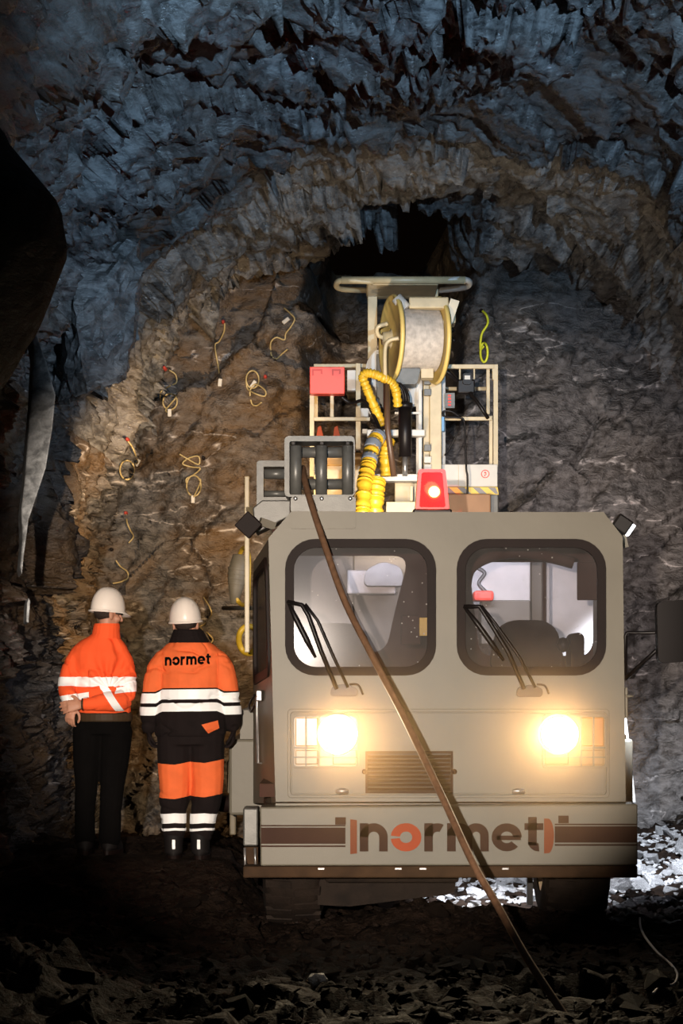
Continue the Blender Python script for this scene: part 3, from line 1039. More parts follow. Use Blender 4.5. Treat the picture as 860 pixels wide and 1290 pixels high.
gr = part('grille', MB().plate([(460, 946), (570, 946), (570, 999), (460, 999)], [rr(463, 949, 567, 996, 1.5, 2)], lambda u, v: cabp(u, v) + V((0, -0.03, 0)), (0, 0.025, 0)), M['brown'])
part('grille_back', MB().pbox(463, 949, 567, 996, YF - 0.010, 0.004), M['black'], gr)
for i in range(9):
    z0 = 951.5 + 5.1 * i
    q = [P(463, z0, YF - 0.024), P(567, z0, YF - 0.024), P(567, z0 + 3.6, YF - 0.012), P(463, z0 + 3.6, YF - 0.012)]
    t = V((0, 0.004, 0.003))
    part('slat', MB().add(q + [p + t for p in q], [(0, 1, 2, 3), (7, 6, 5, 4), (0, 4, 5, 1), (1, 5, 6, 2), (2, 6, 7, 3), (3, 7, 4, 0)]), M['brown'], gr)
for u in (459, 572):
    part('grille_bolt', MB().lathe([(-0.02, 0.001), (-0.02, 0.016), (0.02, 0.016)], P(u, 972, YF - 0.02), (0, 1, 0), 10), M['brown'], gr)
for u in (431, 653):
    o = part('panel_latch', MB().lathe([(-0.018, 0.001), (-0.016, 0.03), (0.0, 0.055), (0.012, 0.06)], P(u, 996.5, YF), (0, 1, 0), 20), M['steel'])
    o.scale = (1, 1, 0.42); o.location = (0, 0, P(u, 996.5, YF).z * 0.58)
    put(o, truck)

# --- bumper with stripes and lettering
YBp = 11.86
bp_ = lambda u, v: P(u, v, YBp)
bumper = part('bumper', MB().plate([(327, 1017), (803, 1013), (803, 1090), (328, 1091)], [], bp_, (0, 0.25, 0)), M['paint'], truck, 0.01)
part('bumper_lip', MB().plate([(306, 1091.5), (803, 1090.5), (803, 1106), (306, 1106)], [], lambda u, v: P(u, v, YBp + 0.012), (0, 0.3, 0)), M['lip'], bumper, 0.01)
part('bumper_top', MB().box(P(347, 1015, YF), (P(788, 1015, YF).x, YF + 0.5, P(347, 1010, YF).z)), M['paint'], bumper)
part('bumper_end', MB().plate([(306, 1018), (325, 1018), (325, 1066), (306, 1066)], [], lambda u, v: P(u, v, 12.02), (0, 0.22, 0)), M['grey'], bumper, 0.01)
part('bumper_bracket', MB().plate([(307, 1067), (325, 1067), (325, 1091), (312, 1091)], [], lambda u, v: P(u, v, 12.02), (0, 0.1, 0)), M['lip'], bumper, 0.005)
for u in (308, 321):
    part('bumper_rod', MB().tube([P(u, 1068, 12.0), P(u + 1, 1098, 12.0)], 0.008, 8), M['steel'], bumper)
for u0, u1 in ((328.5, 435), (698.5, 802)):
    for v0, v1 in ((1042.5, 1063), (1039.3, 1041), (1065, 1067)):
        part('stripe', MB().plate([(u0, v0 - (1.6 if u0 > 500 else 0)), (u1, v0 - (1.6 if u0 > 500 else 0)), (u1, v1 - (1.6 if u0 > 500 else 0)), (u0, v1 - (1.6 if u0 > 500 else 0))], [], lambda u, v: bp_(u, v) + V((0, -0.003, 0)), (0, 0.003, 0)), M['brown'], bumper)
for u0, v0, u1, v1 in ((422, 1029.5, 435.5, 1039), (703, 1027.5, 716, 1037)):
    part('stripe_block', MB().plate([(u0, v0), (u1, v0), (u1, v1), (u0, v1)], [], lambda u, v: bp_(u, v) + V((0, -0.003, 0)), (0, 0.003, 0)), M['brown'], bumper)
letters, wid = word('normet', 0.10)
sc = (684 - 453) / wid
for c, q in letters:
    part('letter', MB().strip(q, lambda u, v: bp_(453 + u * sc, 1072.5 - v * 35.5) + V((0, -0.005, 0)), (0, 0.005, 0)), M['rust'] if c == 'o' else M['brown'], bumper)
part('logo_bracket', MB().plate([(441, 1032), (449.5, 1033), (449.5, 1075), (441, 1076)], [], lambda u, v: bp_(u, v) + V((0, -0.004, 0)), (0, 0.004, 0)), M['rust_dark'], bumper)
part('logo_bracket', MB().plate([(685, 1031)] + [(690 + 7.5 * math.cos(math.radians(t)), 1053 + 22 * math.sin(math.radians(t))) for t in range(-80, 81, 16)] + [(685, 1075)], [], lambda u, v: bp_(u, v) + V((0, -0.004, 0)), (0, 0.004, 0)), M['rust_dark'], bumper)
for u in (400, 497, 528, 632):
    part('drip_bolt', MB().pbox(u, 1093, u + 9, 1096, YBp + 0.0, 0.02), M['steel'], bumper, 0.003)

# --- chassis, wheels
ch = part('chassis', MB().box((-0.10, 12.15, 0.32), (0.72, 13.6, 0.80)), M['tyre'], truck, 0.02)
part('front_axle', MB().tube([V((-0.3, 12.65, 0.52)), V((1.5, 12.65, 0.52))], 0.10, 12), M['black'], ch)
part('belly_plate', MB().plate([(400, 1104), (575, 1104), (572, 1124), (560, 1128), (520, 1132), (440, 1142), (400, 1140)], [], lambda u, v: P(u, v, 12.25), (0, 0.9, 0)), M['tyre'], ch)
part('rear_hull', MB().box((-0.78, 13.75, 0.62), (2.02, 16.9, 1.15)), M['paint'], ch, 0.02)
part('prop_shaft', MB().pbox(664, 1100, 671, 1140, 13.2, 0.06), M['black'], ch)
lad = part('step_plate', MB().pbox(674, 1104, 691, 1138, 14.0, 0.02), M['cream_white'], ch)
for v in (1110, 1120, 1130):
    part('rung', MB().pbox(674, v, 691, v + 1.5, 13.985, 0.01), M['black'], lad)


def wheel(xc, yc, r, w):
    z = r + 0.0
    c = V((xc, yc, z))
    prof = [(-w / 2, r * 0.55), (-w / 2 - 0.01, r * 0.75), (-w / 2 + 0.02, r * 0.93), (-w / 2 + 0.06, r * 0.985), (w / 2 - 0.06, r * 0.985), (w / 2 - 0.02, r * 0.93), (w / 2 + 0.01, r * 0.75), (w / 2, r * 0.55)]
    o = part('wheel', MB().lathe(prof, c, (1, 0, 0), 40), M['tyre'])
    lug = MB()
    for i in range(26):
        a0 = 2 * PI * i / 26
        for s_ in (-1, 1):
            da = 0.0 if s_ < 0 else PI / 26
            R = Matrix.Rotation(a0 + da, 3, 'X')
            lug.add([c + R @ V(q) for q in ((s_ * w * .48, -0.03, r * .95), (s_ * w * .02, -0.045, r * .95), (s_ * w * .02, 0.015, r * .95), (s_ * w * .48, 0.03, r * .95),
                                            (s_ * w * .46, -0.025, r), (s_ * w * .03, -0.035, r), (s_ * w * .03, 0.01, r), (s_ * w * .46, 0.025, r))],
                    [(3, 2, 1, 0), (4, 5, 6, 7), (0, 1, 5, 4), (1, 2, 6, 5), (2, 3, 7, 6), (3, 0, 4, 7)])
    part('tread_blocks', lug, M['tyre'], o)
    part('rim', MB().lathe([(-w / 2 + 0.01, r * 0.56), (-w / 2 + 0.06, r * 0.5), (-w / 2 + 0.07, r * 0.2), (-w / 2 + 0.03, 0.001)], c, (1, 0, 0), 24), M['cream'], o)
    part('rim', MB().lathe([(w / 2 - 0.01, r * 0.56), (w / 2 - 0.06, r * 0.5), (w / 2 - 0.07, r * 0.2), (w / 2 - 0.03, 0.001)], c, (1, 0, 0), 24), M['cream'], o)


wheel(1.46, 12.65, 0.48, 0.40)
wheel(-0.30, 12.65, 0.48, 0.36)
wheel(1.50, 15.9, 0.48, 0.40)
wheel(-0.35, 15.9, 0.48, 0.40)

# left rear fender box and step beside the standing man, right flank with hazard strip
part('fender_box', MB().pbox(286, 957, 322, 1000, 14.1, 0.8), M['dull_cream'], truck, 0.015)
part('mud_flap', MB().tube(curve([P(256, 1003, 14.2), P(268, 1010, 14.1), P(290, 1012, 14.0), P(312, 1005, 14.0)]), [0.03] + [0.06] * 29 + [0.05], 10), M['rubber'])
part('fender_leg', MB().pbox(289, 1014, 297, 1052, 14.3, 0.1), M['dull_cream'], truck, 0.01)
fl_ = part('right_flank', MB().plate([(784, 880), (787, 885), (801, 1012), (776, 1012)], [], lambda u, v: P(u, v, 14.0), (0, 0.5, 0)), M['cream_white'], truck, 0.01)
for i in range(4):
    v = 942 + 18 * i
    part('hazard_stripe', MB().plate([(782, v), (788, v - 6), (788, v + 3), (782, v + 9)], [], lambda u, w_: P(u, w_, 13.985), (0, 0.01, 0)), M['hazard_dark'] if i % 2 else M['hazard_yellow'], fl_)
for v0, v1, u in ((866, 905, 788.5), (925, 931, 787), (1002, 1012, 787)):
    part('hinge', MB().pbox(u - 3, v0, u + 2, v1, 12.1, 0.05), M['paint'], truck, 0.004)
part('hinge_pin', MB().tube([P(788, 877, 12.1), P(797, 877, 12.1)], 0.008, 8), M['paint'])

# --- mirror
mr_ = part('mirror', MB().plate(round_poly([(827, 758), (884, 754), (884, 832), (829, 836)], 9), [], lambda u, v: P(u, v, 11.75), (0, 0.09, 0)), M['mirror_black'], truck, 0.015)
part('mirror_arm', MB().tube([P(787.5, 856, 12.05), P(787.5, 801, 12.0), P(789, 797.5, 12.0), P(793, 797, 12.0), P(832, 797, 11.84)], 0.0115, 8), M['black'], mr_)
part('mirror_arm', MB().tube([P(788, 855, 12.05), P(834, 812, 11.84)], 0.0125, 8), M['black'], mr_)

# --- work lamps on the cab shoulders
for c, ang, Y in ((P(313, 662, 12.5), 0.75, 12.5), (P(783, 661, 12.3), 0.6, 12.3)):
    R = Matrix.Rotation(ang, 3, 'Y')
    sx = 1 if c.x > 0.6 else -1
    w_, h_ = (0.052, 0.048) if sx > 0 else (0.058, 0.058)
    o = part('work_lamp', MB().box(c - V((w_, 0.05, h_)), c + V((w_, 0.05, h_)), R, c), M['black'], truck, 0.01)
    if sx > 0:
        d = R @ V((1, 0, 0))
        part('lamp_lens', MB().box(c + V((w_ - 0.002, -0.042, -h_ * 0.8)), c + V((w_ + 0.02, 0.042, h_ * 0.8)), R, c), M['work_on'], o, 0.004)
        part('lamp_bracket', MB().bar(c + V((0.0, 0.02, -0.03)), c + V((0.03, 0.02, -0.14)), 0.03), M['paint'], o)
    else:
        part('lamp_rim', MB().box(c - V((w_ + .004, 0.056, h_ + .004)), c + V((w_ + .004, -0.044, h_ + .004)), R, c), M['rubber'], o, 0.006)
        part('lamp_bracket', MB().bar(c + V((0.07, 0.05, 0.03)), c + V((0.16, 0.08, 0.0)), 0.05), M['paint'], o)

# pole and brace left of the cab, hanging charging hose
part('marker_pole', MB().bar(P(311, 600, 13.9), P(311, 822, 13.9), 0.034), M['cream'], truck, 0.006)
part('pole_brace', MB().bar(P(315, 641, 13.6), P(333, 664, 13.2), 0.06, 0.03), M['cream'], truck, 0.004)
part('side_rail', MB().tube([P(281, 766, 14.6), P(340, 766, 14.0)], 0.016, 8), M['grey'])
fun = part('hose_funnel', MB().lathe([(0, 0.02), (0.01, 0.05), (0.10, 0.066), (0.14, 0.069), (0.20, 0.062), (0.28, 0.045), (0.36, 0.026), (0.365, 0.01)], P(302, 698, 14.3), (-0.12, 0, -1), 20), M['dull_cream'])
for i in range(6):
    part('funnel_ring', MB().lathe([(0.10 + .035 * i, 0.069 - 0.0012 * i * i), (0.11 + .035 * i, 0.073 - 0.0012 * i * i), (0.12 + .035 * i, 0.069 - 0.0014 * i * i)], P(302, 698, 14.3), (-0.12, 0, -1), 18), M['dull_cream'], fun)
part('charging_hose', MB().tube(curve([P(295, 738, 14.28), P(296, 750, 14.28), P(301, 759, 14.28), P(307, 762, 14.2), P(312, 758, 14.1), P(313, 735, 14.0), P(313, 700, 14.0), P(307, 690, 14.2), P(302, 698, 14.3)]), 0.016, 10), M['yellow'])
part('hose_coil', MB().tube([P(313, 806, 14.6) + V((0.09 * math.cos(t) * 0.8, 0.03 * math.sin(2 * t), 0.10 * math.sin(t))) for t in np.linspace(0, 6.2, 26)], 0.022, 10, closed=True), M['yellow'])

# --- roller fairlead on the cab roof
YR = 12.15
rp = lambda u, v: P(u, v, YR)
fa = part('fairlead_frame', MB().plate(round_poly([(358, 549), (447, 549), (447, 626), (358, 626)], 7), [round_poly([(364.5, 556), (445, 556), (445, 623), (364.5, 623)], 3)], rp, (0, 0.26, 0)), M['grey'], truck, 0.006)
for u0, u1 in ((364.5, 379.5), (397, 412), (430.5, 445)):
    part('roller', MB().tube([rp((u0 + u1) / 2, 560) + V((0, 0.08, 0)), rp((u0 + u1) / 2, 622) + V((0, 0.08, 0))], (u1 - u0) / 2 * YR / F, 18), M['roller'], fa)
for v in (570, 610):
    part('roller', MB().tube([P(366, v, YR + 0.22), P(444, v, YR + 0.22)], 0.034, 16), M['roller'], fa)
for u in (369, 405, 438):
    part('roller_pin', MB().lathe([(0, 0.001), (0, 0.012), (0.05, 0.012)], rp(u, 555) + V((0, 0.05, -0.02)), (0, 0, 1), 8), M['steel'], fa)
part('clamp_beam', MB().plate(rr(366, 625.5, 448, 646, 4), [], lambda u, v: P(u, v, YR - 0.05), (0, 0.34, 0)), M['grey'], fa, 0.012)
for u in (372, 405, 441):
    for v in (628, 648):
        part('clamp_bolt', MB().lathe([(-0.01, 0.001), (-0.01, 0.014), (0.03, 0.014)], P(u, v, YR - 0.06), (0, 1, 0), 6), M['steel'], fa)
part('mount_plate', MB().plate(rr(366, 644, 448, 666, 3), [], lambda u, v: P(u, v, YF - 0.014), (0, 0.02, 0)), M['paint'], fa, 0.004)
fb = part('side_fairlead', MB().plate(round_poly([(323, 580), (362, 580), (362, 642), (323, 642)], 5), [[(332, 588), (360, 588), (360, 626), (332, 626)]], lambda u, v: P(u, v, 12.8), (0, 0.18, 0)), M['grey'], truck, 0.006)
part('roller', MB().tube([P(333, 597, 12.87), P(362, 597, 12.87)], 0.034, 16), M['roller'], fb)
part('roller', MB().tube([P(333, 622, 12.95), P(362, 622, 12.95)], 0.02, 12), M['roller'], fb)
part('fairlead_base', MB().plate([(318, 640), (330, 630), (366, 630), (366, 650), (322, 672)], [], lambda u, v: P(u, v, 12.75), (0, 0.25, 0)), M['grey'], fb, 0.008)

# --- red beacon
YK = 12.55
bo = lambda u, v: P(u, v, YK)
be = part('beacon', MB().plate(round_poly([(523, 643), (527, 591), (561, 591), (566, 643)], 4), [round_poly([(528, 639), (531, 595), (557, 595), (561, 639)], 3)], bo, (0, 0.16, 0)), mat('red_plastic', (0.8, 0.02, 0.015), 0.3), truck, 0.006)
part('beacon_lens', MB().plate(round_poly([(528, 640), (531, 595), (557, 595), (561, 640)], 3), [], lambda u, v: P(u, v, YK + 0.01), (0, 0.008, 0)), M['red_glass'], be)
c = P(546, 621, YK + 0.09)
part('beacon_bulb', MB().lathe([(-0.09, 0.001), (-0.085, 0.03), (-0.06, 0.057), (-0.03, 0.062), (0.0, 0.06), (0.0, 0.001)], c, (0, 1, 0), 24), M['beacon_on'], be)
part('beacon_base', MB().pbox(520, 641, 569, 650, YK - 0.01, 0.2), M['black'], be, 0.01)
bl = bpy.data.lights.new('beacon_light', 'POINT'); bl.energy = 3.5; bl.color = (1, 0.12, 0.05); bl.shadow_soft_size = 0.05
blo = bpy.data.objects.new('beacon_light', bl); C.objects.link(blo); blo.location = P(545, 612, YK - 0.08)

# --- white machine housings behind the cab, seen through its windows
for u0, v0, u1, v1, Y, m in ((592, 700, 668, 764, 14.4, 'cream_white'), (606, 756, 668, 812, 14.2, 'paint'), (668, 690, 683, 840, 14.5, 'paint'), (688, 690, 775, 850, 14.6, 'cream_white'),
                             (360, 690, 445, 830, 14.6, 'paint'), (437, 718, 498, 748, 14.3, 'cream_white'), (445, 690, 545, 830, 14.7, 'paint')):
    part('machine_housing', MB().pbox(u0, v0, u1, v1, Y, 0.3), M[m], truck, 0.01)
part('housing_hood', MB().plate(round_poly([(458, 738), (460, 718), (482, 707), (505, 714), (510, 738)], 8), [], lambda u, v: P(u, v, 14.1), (0, 0.2, 0)), M['grey'], truck, 0.01)
part('red_tank', MB().pbox(597, 744, 622, 757, 14.1, 0.2), M['red'], truck, 0.02)
part('housing_pipe', MB().tube(curve([P(600, 715, 14.2), P(610, 722, 14.2), P(603, 735, 14.2), P(612, 746, 14.2)]), 0.014, 8), M['grey'])
part('rear_deck', MB().box((-0.70, 13.7, 1.15), (1.95, 16.8, 1.35)), M['paint'])

# --- reel, mast and basket behind (about 16 m away)
def B(u, v, Y):
    return P(u, v, Y)


YM = 15.8
mast = part('mast', MB().pbox(541, 440, 556, 646, YM, 0.10).pbox(533, 470, 541, 600, YM + 0.05, 0.06), M['cream'], truck, 0.006)
part('mast_plate', MB().pbox(524, 466, 532, 640, YM + 0.1, 0.05).pbox(500, 476, 526, 512, YM + 0.12, 0.03), M['cream_white'], mast, 0.003)
part('rear_post', MB().pbox(463, 358, 475, 452, YM + 0.3, 0.09), M['cream'], mast, 0.005)
part('post_foot', MB().plate(round_poly([(462, 455), (472, 441), (484, 440), (484, 478), (476, 522), (464, 522), (460, 470)], 4), [], lambda u, v: B(u, v, YM + 0.25), (0, 0.10, 0)), M['cream_white'], mast, 0.006)
part('post_web', MB().pbox(474, 446, 483, 520, YM + 0.2, 0.05), M['grey'], mast, 0.004)
part('mast_step', MB().pbox(462, 541, 535, 549, YM - 0.25, 0.12), M['cream_white'], mast, 0.006)
part('mast_step', MB().pbox(462, 597, 537, 606, YM - 0.35, 0.14), M['cream_white'], mast, 0.006)
part('mast_stringer', MB().pbox(527, 490, 531, 642, YM - 0.12, 0.04).pbox(497, 519, 530, 521.5, YM - 0.15, 0.02), M['cream_white'], mast)
part('mast_foot', MB().pbox(497, 600, 533, 640, YM + 0.02, 0.1), M['cream'], mast, 0.006)
part('mast_gusset', MB().pbox(486, 632, 530, 646, YM - 0.4, 0.2).pbox(516, 612, 520, 632, YM - 0.3, 0.03), M['cream'], mast, 0.004)
for v in (476, 490, 560, 575, 585):
    part('mast_bracket', MB().pbox(534, v, 543, v + 8, YM - 0.04, 0.05), M['cream_white'] if v % 2 else M['grey'], mast, 0.003)
part('blue_coupling', MB().pbox(556, 525, 559.5, 543, YM - 0.02, 0.05), M['skyblue'], mast, 0.004)

# canopy bar on top
cano = part('canopy_bar', MB().tube([B(430, 353, 15.6), B(586, 353, 15.6)], 0.030, 12), M['cream'])
part('canopy_rail', MB().tube(curve([B(470, 355, 15.6), B(434, 353, 15.6), B(424, 357, 15.7), B(430, 364, 15.9), B(470, 366, 16.3)], 6), 0.024, 10), M['cream'], cano)
part('canopy_rail', MB().tube(curve([B(552, 354, 15.6), B(580, 352, 15.6), B(591, 355, 15.7), B(585, 362, 15.9), B(552, 366, 16.3)], 6), 0.024, 10), M['cream_white'], cano)
part('canopy_plate', MB().pbox(462, 350, 552, 359, 15.62, 0.5), M['cream'], cano, 0.01)
part('canopy_beam', MB().pbox(462, 360, 552, 374, 16.1, 0.1), M['cream'], cano, 0.01)

# cable reel: axis almost across the view, its left end turned towards us
ax = V((math.cos(0.235), -math.sin(0.235) * -1.0, 0)).normalized()
rc = B(522, 428, 15.55)
reel = part('reel_drum', MB().lathe([(-0.17, 0.05), (-0.17, 0.243)] + [(-0.17 + 0.34 * i / 34, 0.243 + (0.006 if i % 2 else 0)) for i in range(35)] + [(0.17, 0.05)], rc, ax, 56), M['drum'])
for d in (-0.185, 0.185):
    part('reel_flange', MB().lathe([(d - 0.012, 0.08), (d - 0.012, 0.325), (d - 0.02, 0.335), (d, 0.345), (d + 0.02, 0.335), (d + 0.012, 0.325), (d + 0.012, 0.08), (d - 0.012, 0.08)], rc, ax, 56), mat('reel_yellow', (0.72, 0.52, 0.16), 0.4), reel)
part('reel_hub', MB().lathe([(-0.26, 0.001), (-0.26, 0.05), (-0.2, 0.06), (-0.19, 0.10), (0.19, 0.10), (0.26, 0.06), (0.26, 0.001)], rc, ax, 24), M['cream'], reel)
hub = rc - ax * 0.2
part('hub_pipe', MB().tube(curve([hub, hub - ax * 0.09 + V((0, 0, 0.02)), hub - ax * 0.1 + V((0, -0.03, 0.08)), hub - ax * 0.03 + V((0.01, -0.04, 0.11))], 6), 0.018, 8), M['cream'], reel)
part('reel_guard', MB().tube(curve([B(502, 426, 15.2), B(490, 429, 15.2), B(485, 440, 15.2), B(485, 478, 15.2)], 6), 0.016, 8), M['cream'], reel)
part('reel_arm', MB().pbox(515, 374, 565, 388, 15.35, 0.14), M['cream'], reel, 0.01)
part('reel_arm', MB().bar(B(573, 378, 15.4), B(556, 430, 15.45), 0.07, 0.1), M['cream'], reel)
part('reel_motor', MB().pbox(560, 386, 574, 407, 15.6, 0.2), M['cream'], reel, 0.01)
part('arm_roller', MB().tube([B(499, 375, 15.35), B(511, 389, 15.35)], 0.045, 14), M['cream_white'], reel)
part('valve_block', MB().pbox(554, 407, 568, 418, 15.6, 0.08).pbox(553, 420, 560, 444, 15.6, 0.08), M['cream_white'], reel, 0.004)
for v in (410, 422, 430, 437):
    part('valve', MB().pbox(555, v, 561, v + 4, 15.56, 0.04), M['black'], reel, 0.004)
for u, v in ((566, 420), (569, 412), (571, 425)):
    part('valve_lever', MB().tube([B(u - 4, v, 15.58), B(u + 2, v + 5, 15.54)], 0.014, 8), M['black'], reel)
part('drip_tray', MB().plate(round_poly([(495, 464), (530, 464), (525, 484), (500, 484)], 4), [], lambda u, v: B(u, v, 15.45), (0, 0.2, 0)), M['grey'], reel, 0.004)
part('reel_stay', MB().pbox(530, 464, 546, 476, 15.5, 0.15), M['cream'], reel, 0.005)

# hydraulic cylinder, rod and hoses
cyl = part('hydraulic_cylinder', MB().tube([B(510, 512, 15.45), B(510, 576, 15.45)], 0.052, 18).tube([B(510, 508, 15.45), B(510, 514, 15.45)], 0.06, 18), M['black'])
part('cylinder_rod', MB().tube([B(510, 576, 15.45), B(510, 600, 15.45)], 0.022, 12), M['steel'], cyl)
for k in range(4):
    part('hydraulic_hose', MB().tube(curve([B(494 + 3 * k, 480 + k, 15.4), B(502 + 2.5 * k, 489, 15.36 + .02 * k), B(505 + 3 * k, 500, 15.4), B(505 + 3 * k, 512, 15.44)], 6), 0.011, 8), M['black'], cyl)
part('slew_rod', MB().tube([B(487, 480, 15.25), B(488, 540, 15.2), B(496, 600, 15.2)], 0.024, 10), mat('brown_rod', (0.09, 0.05, 0.03), 0.4))


def duct(name, pts, r, taped=()):
    """ribbed hose: a wavy tube"""
    c = curve(pts, 14)
    k = len(c)
    o = part(name, MB().tube(c, [r * (1 + 0.09 * (1 if (i // 2) % 2 else -1)) for i in range(k)], 14), M['yellow'])
    for a_, b_ in taped:
        part('tape_band', MB().tube(c[int(a_ * k):int(b_ * k) + 1], r * 1.14, 14), M['blue_tape'], o)
    for i in range(4, k - 3, 6):
        part('hose_rib', MB().tube(c[i:i + 2], r * 1.13, 12), M['yellow'], o)
    return o


duct('ribbed_hose', [B(482, 535, 15.3), B(474, 518, 15.25), B(463, 492, 15.2), B(457, 475, 15.2), B(464, 470, 15.2), B(478, 474, 15.2), B(490, 480, 15.25), B(498, 490, 15.3), B(501, 512, 15.35)], 0.034)
duct('ribbed_hose', [B(477, 548, 15.1), B(469, 562, 15.0), B(464, 585, 14.9), B(459, 610, 14.8), B(456, 650, 14.7)], 0.055, ((0.02, 0.12), (0.2, 0.3), (0.4, 0.47)))
duct('ribbed_hose', [B(490, 552, 15.3), B(486, 570, 15.3), B(487, 600, 15.3)], 0.048)
duct('ribbed_hose', [B(475, 604, 14.9), B(473, 622, 14.85), B(471, 655, 14.8)], 0.062)
part('power_cable', MB().tube(curve([B(430, 500, 15.4), B(442, 508, 15.4), B(458, 505, 15.3), B(470, 522, 15.25), B(480, 545, 15.2)], 8), 0.014, 8), M['black'])

# basket, left half
YS = 16.0
lb_ = part('basket_left', MB().pbox(390, 462, 395.5, 600, YS, 0.04), M['cream'])


def lrail(*pts, w=0.035, m='cream', nm='rail'):
    return part(nm, MB().bar(B(*pts[0]), B(*pts[1]), w), M[m], lb_, 0.003)


lrail((395, 528, YS), (466, 528, YS), w=0.03)
lrail((395, 461, YS + .3), (466, 461, YS + .3), w=0.03)
lrail((418, 494, YS + .02), (418, 530, YS + .02), w=0.03, nm='post')
lrail((398, 494, YS + .7), (398, 530, YS + .7), w=0.03, nm='post')
lrail((451, 458, YS + .1), (451, 570, YS + .1), w=0.04, m='cream', nm='post')
part('floor_panel', MB().pbox(395, 570, 462, 628, YS + 0.1, 0.08), M['cream'], lb_, 0.006)
part('floor_lip', MB().pbox(398, 570, 462, 586, YS + 0.02, 0.08), mat('ochre_paint', (0.6, 0.36, 0.12), 0.5), lb_, 0.006)
rb = part('red_box', MB().pbox(390, 462, 434, 496, YS - 0.12, 0.14), M['red'], lb_, 0.006)
for u0, u1 in ((393, 406), (418, 429)):
    part('box_hinge', MB().pbox(u0, 465, u1, 467, YS - 0.125, 0.006).pbox(u0, 467, u0 + 2, 473, YS - 0.125, 0.006).pbox(u1 - 2, 467, u1, 471, YS - 0.125, 0.006), mat('dark_red', (0.5, 0.03, 0.02), 0.5), rb)
part('control_box', MB().pbox(437, 466, 448, 492, YS + .05, 0.1), M['cream_white'], lb_, 0.006)
part('junction_box', MB().pbox(454, 514, 464, 525, YS + .05, 0.08), M['cream_white'], lb_, 0.006)
part('junction_box', MB().pbox(456, 540, 463, 546, YS + .15, 0.08), M['cream_white'], lb_, 0.006)
for u in (403, 424):
    part('orange_bracket', MB().plate([(u - 5, 552), (u - 3, 538), (u + 1, 536), (u + 5, 552)], [], lambda a_, b_: B(a_, b_, YS - 0.1), (0, 0.05, 0)), M['rust'], lb_, 0.004)

# basket, right half
rbk = part('basket_right', MB().pbox(621.5, 459, 627, 588, YS, 0.05).pbox(620, 459, 627, 478, YS - 0.01, 0.06), M['cream'])


def rrail(p0, p1, w=0.03, nm='rail', m='cream'):
    return part(nm, MB().bar(B(*p0), B(*p1), w), M[m], rbk, 0.003)


rrail((555, 462, YS), (622, 462, YS), 0.034)
rrail((558, 527.5, YS), (619, 527.5, YS), 0.03)
rrail((556, 490, YS + .8), (614, 490, YS + .8), 0.03)
rrail((614.5, 462, YS + .06), (614.5, 522, YS + .06), 0.028, 'post')
rrail((618, 524, YS + .06), (618, 586, YS + .06), 0.028, 'post')
rrail((579, 464, YS + .02), (579, 478, YS + .02), 0.014, 'hanger')
rrail((597, 464, YS + .02), (597, 478, YS + .02), 0.014, 'hanger')
pan = part('basket_panel', MB().plate([(555, 585), (626.5, 585), (626.5, 613), (555, 613)], [], lambda u, v: B(u, v, YS - .02), (0, 0.04, 0)), M['cream_white'], rbk, 0.004)
hz_ = part('hazard_board', MB().plate([(555, 613.5), (626.5, 613.5), (628, 623), (555, 622)], [], lambda u, v: B(u, v, YS - .03), (0, 0.03, 0)), M['hazard_yellow'], rbk)
for i in range(4):
    u = 556 + 19.5 * i
    part('hazard_stripe', MB().plate([(u, 614), (u + 9, 614), (min(u + 18, 627.3), 622), (min(u + 9, 626), 622)], [], lambda a_, b_: B(a_, b_, YS - .034), (0, 0.004, 0)), M['hazard_dark'], rbk)
# prohibition mark: red ring with a small red figure
q = sector(611, 597, 4.3, 5.3, 0, 360, 24) + rect(609.6, 595.0, 612.4, 596.2) + rect(610.4, 594, 611.4, 595.2) + rect(611.2, 596.6, 612.6, 597.8) + rect(610.0, 598.0, 611.2, 600)
part('warning_mark', MB().strip(q, lambda u, v: B(u, v, YS - .024), (0, 0.004, 0)), M['red_paint'], rbk)
part('inspection_cover', MB().pbox(577, 585, 577.6, 612, YS - .025, 0.006), M['cream'], rbk)
dv = part('control_panel', MB().pbox(576, 478, 598, 495, YS - 0.02, 0.12), M['black'], rbk, 0.01)
part('panel_screen', MB().plate(rr(583, 470, 594, 484, 3), [], lambda u, v: B(u, v, YS - 0.06), (0, 0.1, 0)), M['black'], rbk, 0.01)
part('screen_light', MB().pbox(585, 473, 592, 478, YS - 0.066, 0.006), M['cream_white'], rbk)
part('label_card', MB().pbox(560, 495, 572.5, 514, YS - 0.02, 0.01), M['grey'], rbk)
for i in range(4):
    part('label_print', MB().pbox(564, 497 + 4 * i, 568, 499.5 + 4 * i, YS - 0.024, 0.004), M['red_paint'], rbk)
part('panel_cable', MB().tube(curve([B(557, 464, 15.9), B(566, 470, 15.9), B(576, 480, 15.95)], 6), 0.018, 8), M['black'], rbk)
part('panel_cable', MB().tube(curve([B(592, 495, 15.95), B(602, 508, 15.9), B(610, 520, 15.9), B(614, 526, 15.95)], 6), 0.016, 8), M['black'], rbk)
part('thin_cord', MB().tube(curve([B(582, 528, 15.9), B(570, 519, 15.88), B(559, 518, 15.88), B(560, 525, 15.88), B(575, 526, 15.88), B(584, 530, 15.88), B(586, 560, 15.88), B(587, 590, 15.88), B(588.5, 600, 15.88), B(588.5, 622, 15.88)], 8), 0.008, 6), M['black'], rbk)
part('thin_cord', MB().tube(curve([B(582, 528, 15.9), B(576, 545, 15.88), B(566, 565, 15.9), B(560, 574, 15.9)], 8), 0.007, 6), M['black'], rbk)
part('left_stile', MB().pbox(556, 466, 561, 586, YS + .05, 0.05), M['cream_white'], rbk, 0.004)
